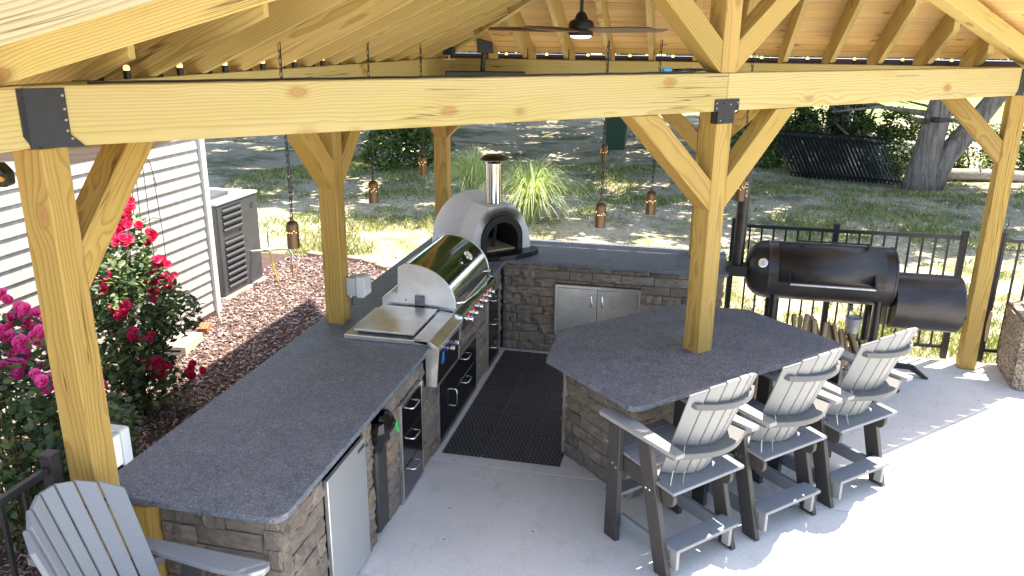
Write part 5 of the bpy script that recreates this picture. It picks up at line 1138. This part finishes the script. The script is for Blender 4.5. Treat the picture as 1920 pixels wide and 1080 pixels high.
# ---------------------------------------------------------------- ornamental grasses
def clump(x, y, hgt, n, lab, seed, spread=0.45):
    g = np.random.default_rng(seed); V = []; F = []
    for i in range(n):
        a = g.uniform(0, 6.28); r0 = g.uniform(0, 0.10); H = hgt * g.uniform(0.55, 1.05); out = spread * g.uniform(0.1, 1.35) ** 0.8; w = g.uniform(0.005, 0.010); px, py = math.cos(a), math.sin(a); b = len(V)
        for k in range(7):
            s = k / 6; z = H * (1.25 * s - 0.40 * s ** 3 * (1 + 1.1 * out)); rr_ = r0 + out * s ** 1.7; ww = w * (1 - s * 0.85); V += [(rr_ * px - py * ww, rr_ * py + px * ww, z), (rr_ * px + py * ww, rr_ * py - px * ww, z)]
        for k in range(6): F.append((b + 2 * k, b + 2 * k + 1, b + 2 * k + 3, b + 2 * k + 2))
    o = np_mesh('ornamental_grass', np.array(V), np.array(F), REED); o.location = (x, y, -0.04); tag(o, lab, 'ornamental grass')
clump(-1.25, 6.0, 1.5, 900, 'tall dusty green ornamental grass clump left of the oven chimney', 1, 0.8)
clump(-0.05, 5.0, 1.5, 1000, 'arching variegated ornamental grass clump right of the oven chimney', 2, 0.95)
# ---------------------------------------------------------------- background
def tree(name, lab, base, pts, rad, crown, nleaf, mat, seed, limbs=(), group=None, ls=(0.10, 0.2), lt=LT):
    g = np.random.default_rng(seed); t = thing(name, lab, 'tree', base, 0, group)
    bm = bmesh.new(); tube(bm, pts, 0.1, 12, taper=rad); bm_obj('trunk', bm, BARK, t, smooth=True)
    bm = bmesh.new(); k = 0
    for L_ in limbs: tube(bm, L_, 0.05, 6, taper=[0.07 * (1 - .85 * i / (len(L_) - 1)) for i in range(len(L_))]); k += 1
    if k: bm_obj('limbs', bm, BARK, t, smooth=True)
    C = []
    for (x, y, z, r, w) in crown:
        n = int(nleaf * w); m_ = max(8, n // 60); cc_ = g.normal(size=(m_, 3)); cc_ /= np.linalg.norm(cc_, axis=1)[:, None]; cc_ *= (r * g.uniform(0.25, 1.0, m_) ** 0.5)[:, None]
        C.append(np.array((x, y, z)) + cc_[g.integers(0, m_, n)] * np.array((1, 1, 0.7)) + g.normal(size=(n, 3)) * 0.16 * r * 0.6)
    C = np.concatenate(C); n = len(C); V, F = scatter(C, lt - np.array((0.5, 0, 0)), LF, g.uniform(ls[0], ls[1], n), rand_rot(n, 0.2, g)); np_mesh('crown', V, F, mat, t)
    return t
CR = [(0, 0, 6.2, 2.4, 1.0), (1.8, 0.5, 5.6, 1.9, 0.7), (-1.8, -0.4, 5.4, 1.9, 0.7), (0.3, 1.9, 5.6, 1.8, 0.6), (-0.3, -1.7, 5.2, 1.7, 0.6), (0, 0, 8.3, 1.8, 0.6)]
def limbs_(g, n, z0, z1, ln):
    out = []
    for i in range(n):
        a = g.uniform(0, 6.28); z = g.uniform(z0, z1); L_ = ln * g.uniform(.6, 1.2); out.append([(0.1 * math.cos(a), 0.1 * math.sin(a), z), (L_ * .5 * math.cos(a), L_ * .5 * math.sin(a), z + 0.1), (L_ * math.cos(a + .3), L_ * math.sin(a + .3), z - 0.15 + g.uniform(-.2, .4))])
    return out
gl = random.Random(5)
tree('cedar_tree', 'leaning twin-trunked cedar between the metal panels and the right corner post', (7.45, 11.1, -0.05), [(0, 0, -0.1), (0.02, 0, 0.5), (0.12, 0, 1.3), (0.35, 0, 3), (0.5, 0, 6)], [0.36, 0.29, 0.26, 0.22, 0.12], CR, 4200, CEDAR, 1, limbs=[[(0.25, 0.1, 0.25), (0.62, 0.1, 0.9), (1.25, 0.1, 1.9), (2.2, 0.1, 4.0)]] + limbs_(gl, 9, 1.2, 2.6, 2.2))
bpy.data.objects['limbs'].name = 'second_trunk'
bm = bmesh.new(); tube(bm, [(0.2, 0.05, -0.05), (0.42, 0.05, 0.6), (0.8, 0.05, 1.2), (1.5, 0.05, 2.4), (2.4, 0.05, 4.5)], 0.2, 12, taper=[0.30, 0.24, 0.22, 0.17, 0.1]); _t = [o for o in bpy.data.objects if o.name.startswith('cedar_tree')][0]; bm_obj('trunk', bm, BARK, _t, smooth=True)
tree('cedar_tree', 'straight cedar trunk standing behind the stacked metal panels', (6.2, 14.5, -0.05), [(0, 0, 0), (0.0, 0, 1.0), (0.03, 0, 3), (0.05, 0, 7)], [0.36, 0.30, 0.26, 0.12], CR, 4200, CEDAR, 2, limbs=[[(0.1, 0, 0.6), (0.7, 0, 1.1), (1.1, 0, 2.4)], [(-0.2, 0, 0.5), (-0.9, 0, 1.2), (-1.2, 0, 2.4)]] + limbs_(gl, 8, 1.0, 2.4, 2.4))
def canopy(lab, base, dxs, dys, seed, nleaf=1900, mat=BUSHLEAF):
    g = random.Random(seed); cr = [(a + g.uniform(-.4, .4), b + g.uniform(-.4, .4), g.uniform(5.7, 7.0), g.uniform(1.6, 2.1), g.uniform(.85, 1.15)) for a in dxs for b in dys]
    lm = [[(0, 0, 3.2), (a * .5, b * .5, 4.6), (a, b, c - .4)] for a, b, c, r, w in cr]
    tree('shade_tree', lab, base, [(0, 0, 0), (0.0, 0, 1.5), (0.05, 0, 3), (0, 0, 6)], [0.20, 0.16, 0.15, 0.1], cr, nleaf, mat, seed, limbs=lm, ls=(0.15, 0.30))
canopy('tall spreading tree rising just behind the slim post beyond the oven', (-3.68, 12.0, -0.05), (-3.9, -1.5, 1.0, 3.5), (-3.9, -1.6, 0.6), 21)
canopy('tall spreading tree rising just behind the island post', (2.88, 13.0, -0.05), (-3.0, -0.5, 2.0, 4.4), (-5.1, -2.9, -.7, 1.5), 22)
canopy('tall spreading tree rising just behind the post beside the grill', (-6.68, 12.0, -0.05), (-4.5, -2.0, 0.5), (-4.0, -1.8, 0.5), 23)
canopy('tall spreading tree second from the left far back on the lawn', (-5.2, 17.0, -0.05), (-6, -4, -2, 0, 2), (-2.5, -.5, 1.5, 3.5), 24)
canopy('broadest spreading tree far back on the lawn behind the island post', (3.08, 22.0, -0.05), (-6, -4, -2, 0, 2, 4, 6), (-6, -4, -2, 0, 2, 4), 25)
canopy('tall tree outside the view to the right whose crown shades the lawn by the log', (11.6, 12.2, -0.05), (-4.0, -1.5, 1.0), (-4.4, -2.2, 0), 26)
def bush(lab, x, y, lobes, n, mat, seed, ls=(0.05, 0.11), name='bush'):
    g = np.random.default_rng(seed); C = []
    for (a, b, c, r, w) in lobes:
        k = int(n * w); m_ = max(6, k // 40); cc_ = g.normal(size=(m_, 3)); cc_ /= np.linalg.norm(cc_, axis=1)[:, None]; cc_ *= (r * g.uniform(.3, 1, m_) ** .5)[:, None]; C.append(np.array((a, b, c)) + cc_[g.integers(0, m_, k)] + g.normal(size=(k, 3)) * 0.14 * r)
    C = np.concatenate(C); C = C[C[:, 2] > 0]; k = len(C); V, F = scatter(C, LT - np.array((.5, 0, 0)), LF, g.uniform(ls[0], ls[1], k), rand_rot(k, .3, g))
    t = thing(name, lab, 'bush', (x, y, -0.05)); np_mesh('foliage', V, F, mat, t); bm = bmesh.new(); gg = random.Random(seed)
    for i in range(9): a, b, c, r, w = gg.choice(lobes); tube(bm, [(a * .3, b * .3, 0), (a * .8, b * .8, c * .6), (a + gg.uniform(-r, r) * .6, b, c + r * .6)], 0.02, 5, taper=[0.025, 0.018, 0.006])
    bm_obj('branches', bm, BARK, t); return t
bush('dark green bush at the left end of the stacked metal panels', 4.3, 12.4, [(0, 0, 0.6, 0.7, 1), (0.6, 0.2, 1.0, 0.6, .7), (-0.5, 0, 0.9, 0.6, .6), (0.2, .6, 1.5, .6, .5)], 2600, BUSHLEAF, 1)
bush('bushy undergrowth just behind the stacked metal panels', 5.6, 13.0, [(0, 0, 0.9, 0.6, 1), (0.7, 0.2, 1.1, 0.5, .8), (-0.7, 0, 1.2, 0.5, .7)], 1900, CEDAR, 2)
bush('green bush between the metal panels and the twin cedar trunks', 7.0, 12.4, [(0, 0, 0.5, 0.6, 1), (0.2, 0.2, 1.1, 0.45, .6), (-0.5, .2, .9, .4, .5)], 2000, BUSHLEAF, 3)
bush('light green shrub right of the twin cedar trunks behind the log', 9.0, 13.1, [(0, 0, 0.5, 0.7, 1), (1.0, 0.1, 0.6, 0.6, .9), (-0.6, 0, .7, .5, .6), (1.8, 0, .5, .5, .6)], 2400, BUSHLEAF, 4)
bush('shrub at the right edge beyond the corner post', 11.8, 13.6, [(0, 0, 0.6, 0.8, 1), (1.2, 0.1, 0.8, 0.7, .9), (-1.0, 0.2, .6, .6, .8)], 2400, BUSHLEAF, 5)
bush('dark weedy shrub with white flowers left of the post behind the oven', -4.3, 9.4, [(0, 0, 0.55, 0.55, 1), (0.8, 0.4, 0.6, 0.55, 1), (0.3, .6, 1.1, .5, .6)], 2200, BUSHLEAF, 6, (0.05, 0.12))
_b = [o for o in bpy.data.objects if o.type == 'EMPTY' and o.get('label', '').startswith('dark weedy')][0]
for i in range(14):
    latheo('white_flower', [(0.004, 0), (0.03, 0.01), (0.004, 0.02)], WHITE, _b, (gl.uniform(-.4, 1.0), -0.62 + gl.uniform(-.1, .1), gl.uniform(0.3, 0.8)), n=7)
for i, (x, y, s) in enumerate([(-12, 34, 2.2), (-6, 36, 2.4), (0, 38, 2.6), (6, 41, 2.4), (-18, 36, 2.6), (22, 60, 3.2), (30, 62, 3.4), (38, 64, 3.2), (14, 58, 3.0)]):
    bush(['rounded tree at the far edge of the lawn, far left of the view', 'rounded tree at the far edge of the lawn behind the left beam', 'rounded tree at the far edge of the lawn behind the fan', 'rounded tree at the far edge of the lawn behind the king post', 'rounded tree farthest left beyond the house', 'distant hedge tree across the bright field, second from left', 'distant hedge tree across the bright field, third from left', 'distant hedge tree across the bright field, rightmost', 'distant hedge tree across the bright field, leftmost'][i], x, y,
         [(0, 0, s, s, 1), (s, 0, s * .8, s * .8, .8), (-s, 0, s * .8, s * .8, .8), (0, 0, s * 1.9, s * .8, .6)], 1100, BUSHLEAF, 30 + i, (0.3, 0.6), 'far_tree')
# stacked black fence panels leaning over
def fpanel(i, lab):
    t = thing('stored_fence_panel', lab, 'fence panel', (4.35 + 0.07 * i, 11.35 - 0.055 * i, 0.0), 0, 'black fence panels stacked against the trees')
    sh_ = 0.50; bm = bmesh.new(); W_ = 2.05
    for z in (0.06, 0.86, 0.97):
        tube(bm, [(-sh_ * z + sh_ * 0.0 + 0.45, 0.22 * z, z + 0.02), (W_ - sh_ * z + 0.45, 0.22 * z, z - 0.06)], 0.017, 4)
    bm_obj('rails', bm, BLACKM, t); me = None
    for k in range(24):
        x = 0.46 + k * 0.088
        o = bpy.data.objects.new('picket', me) if me else None
        if o is None:
            bm = bmesh.new(); tube(bm, [(0, 0, 0.0), (-sh_ * 0.98, 0.22, 0.98)], 0.012, 4); o = bm_obj('picket', bm, BLACKM, t); me = o.data
        else: link(o, t)
        o.location = (x, 0, -0.0035 * k)
for i, lab in enumerate(['black fence panel at the back of the leaning stack', 'black fence panel second from the back of the leaning stack', 'black fence panel in the middle of the leaning stack', 'black fence panel second from the front of the leaning stack', 'black fence panel at the front of the leaning stack']): fpanel(i, lab)
lg = tubeo('fallen_log', [(7.9, 12.2, 0.06), (9.2, 12.25, 0.08), (10.9, 12.2, 0.06)], 0.13, LOGM, n=10, taper=[0.13, 0.14, 0.12]); tag(lg, 'grey weathered log lying on the ground right of the twin cedar trunks', 'log')
gb = thing('green_bin', 'dark green plastic bin standing far back on the lawn', 'bin', (0.42, 15.2, -0.05))
prism('bin_body', [(-0.25, 0.0), (0.25, 0.0), (0.33, 1.0), (-0.33, 1.0)], 0.6, (0, 0, 0), X1, Z1, GREENB, gb, bevel=0.03); boxo('bin_lid', -0.35, 0.35, -0.4, 0.4, 1.001, 1.06, GREENB, gb, bevel=0.02)
# brown leaf on the slab
lf = np_mesh('fallen_leaf', (LT - np.array((.5, 0, 0))) * 0.07 + np.array((4.02, -1.25, 0.012)), LF, simple('dry_leaf', (0.16, 0.07, 0.05), 0.8)); tag(lf, 'single dry brown leaf on the concrete right of the chairs', 'leaf')
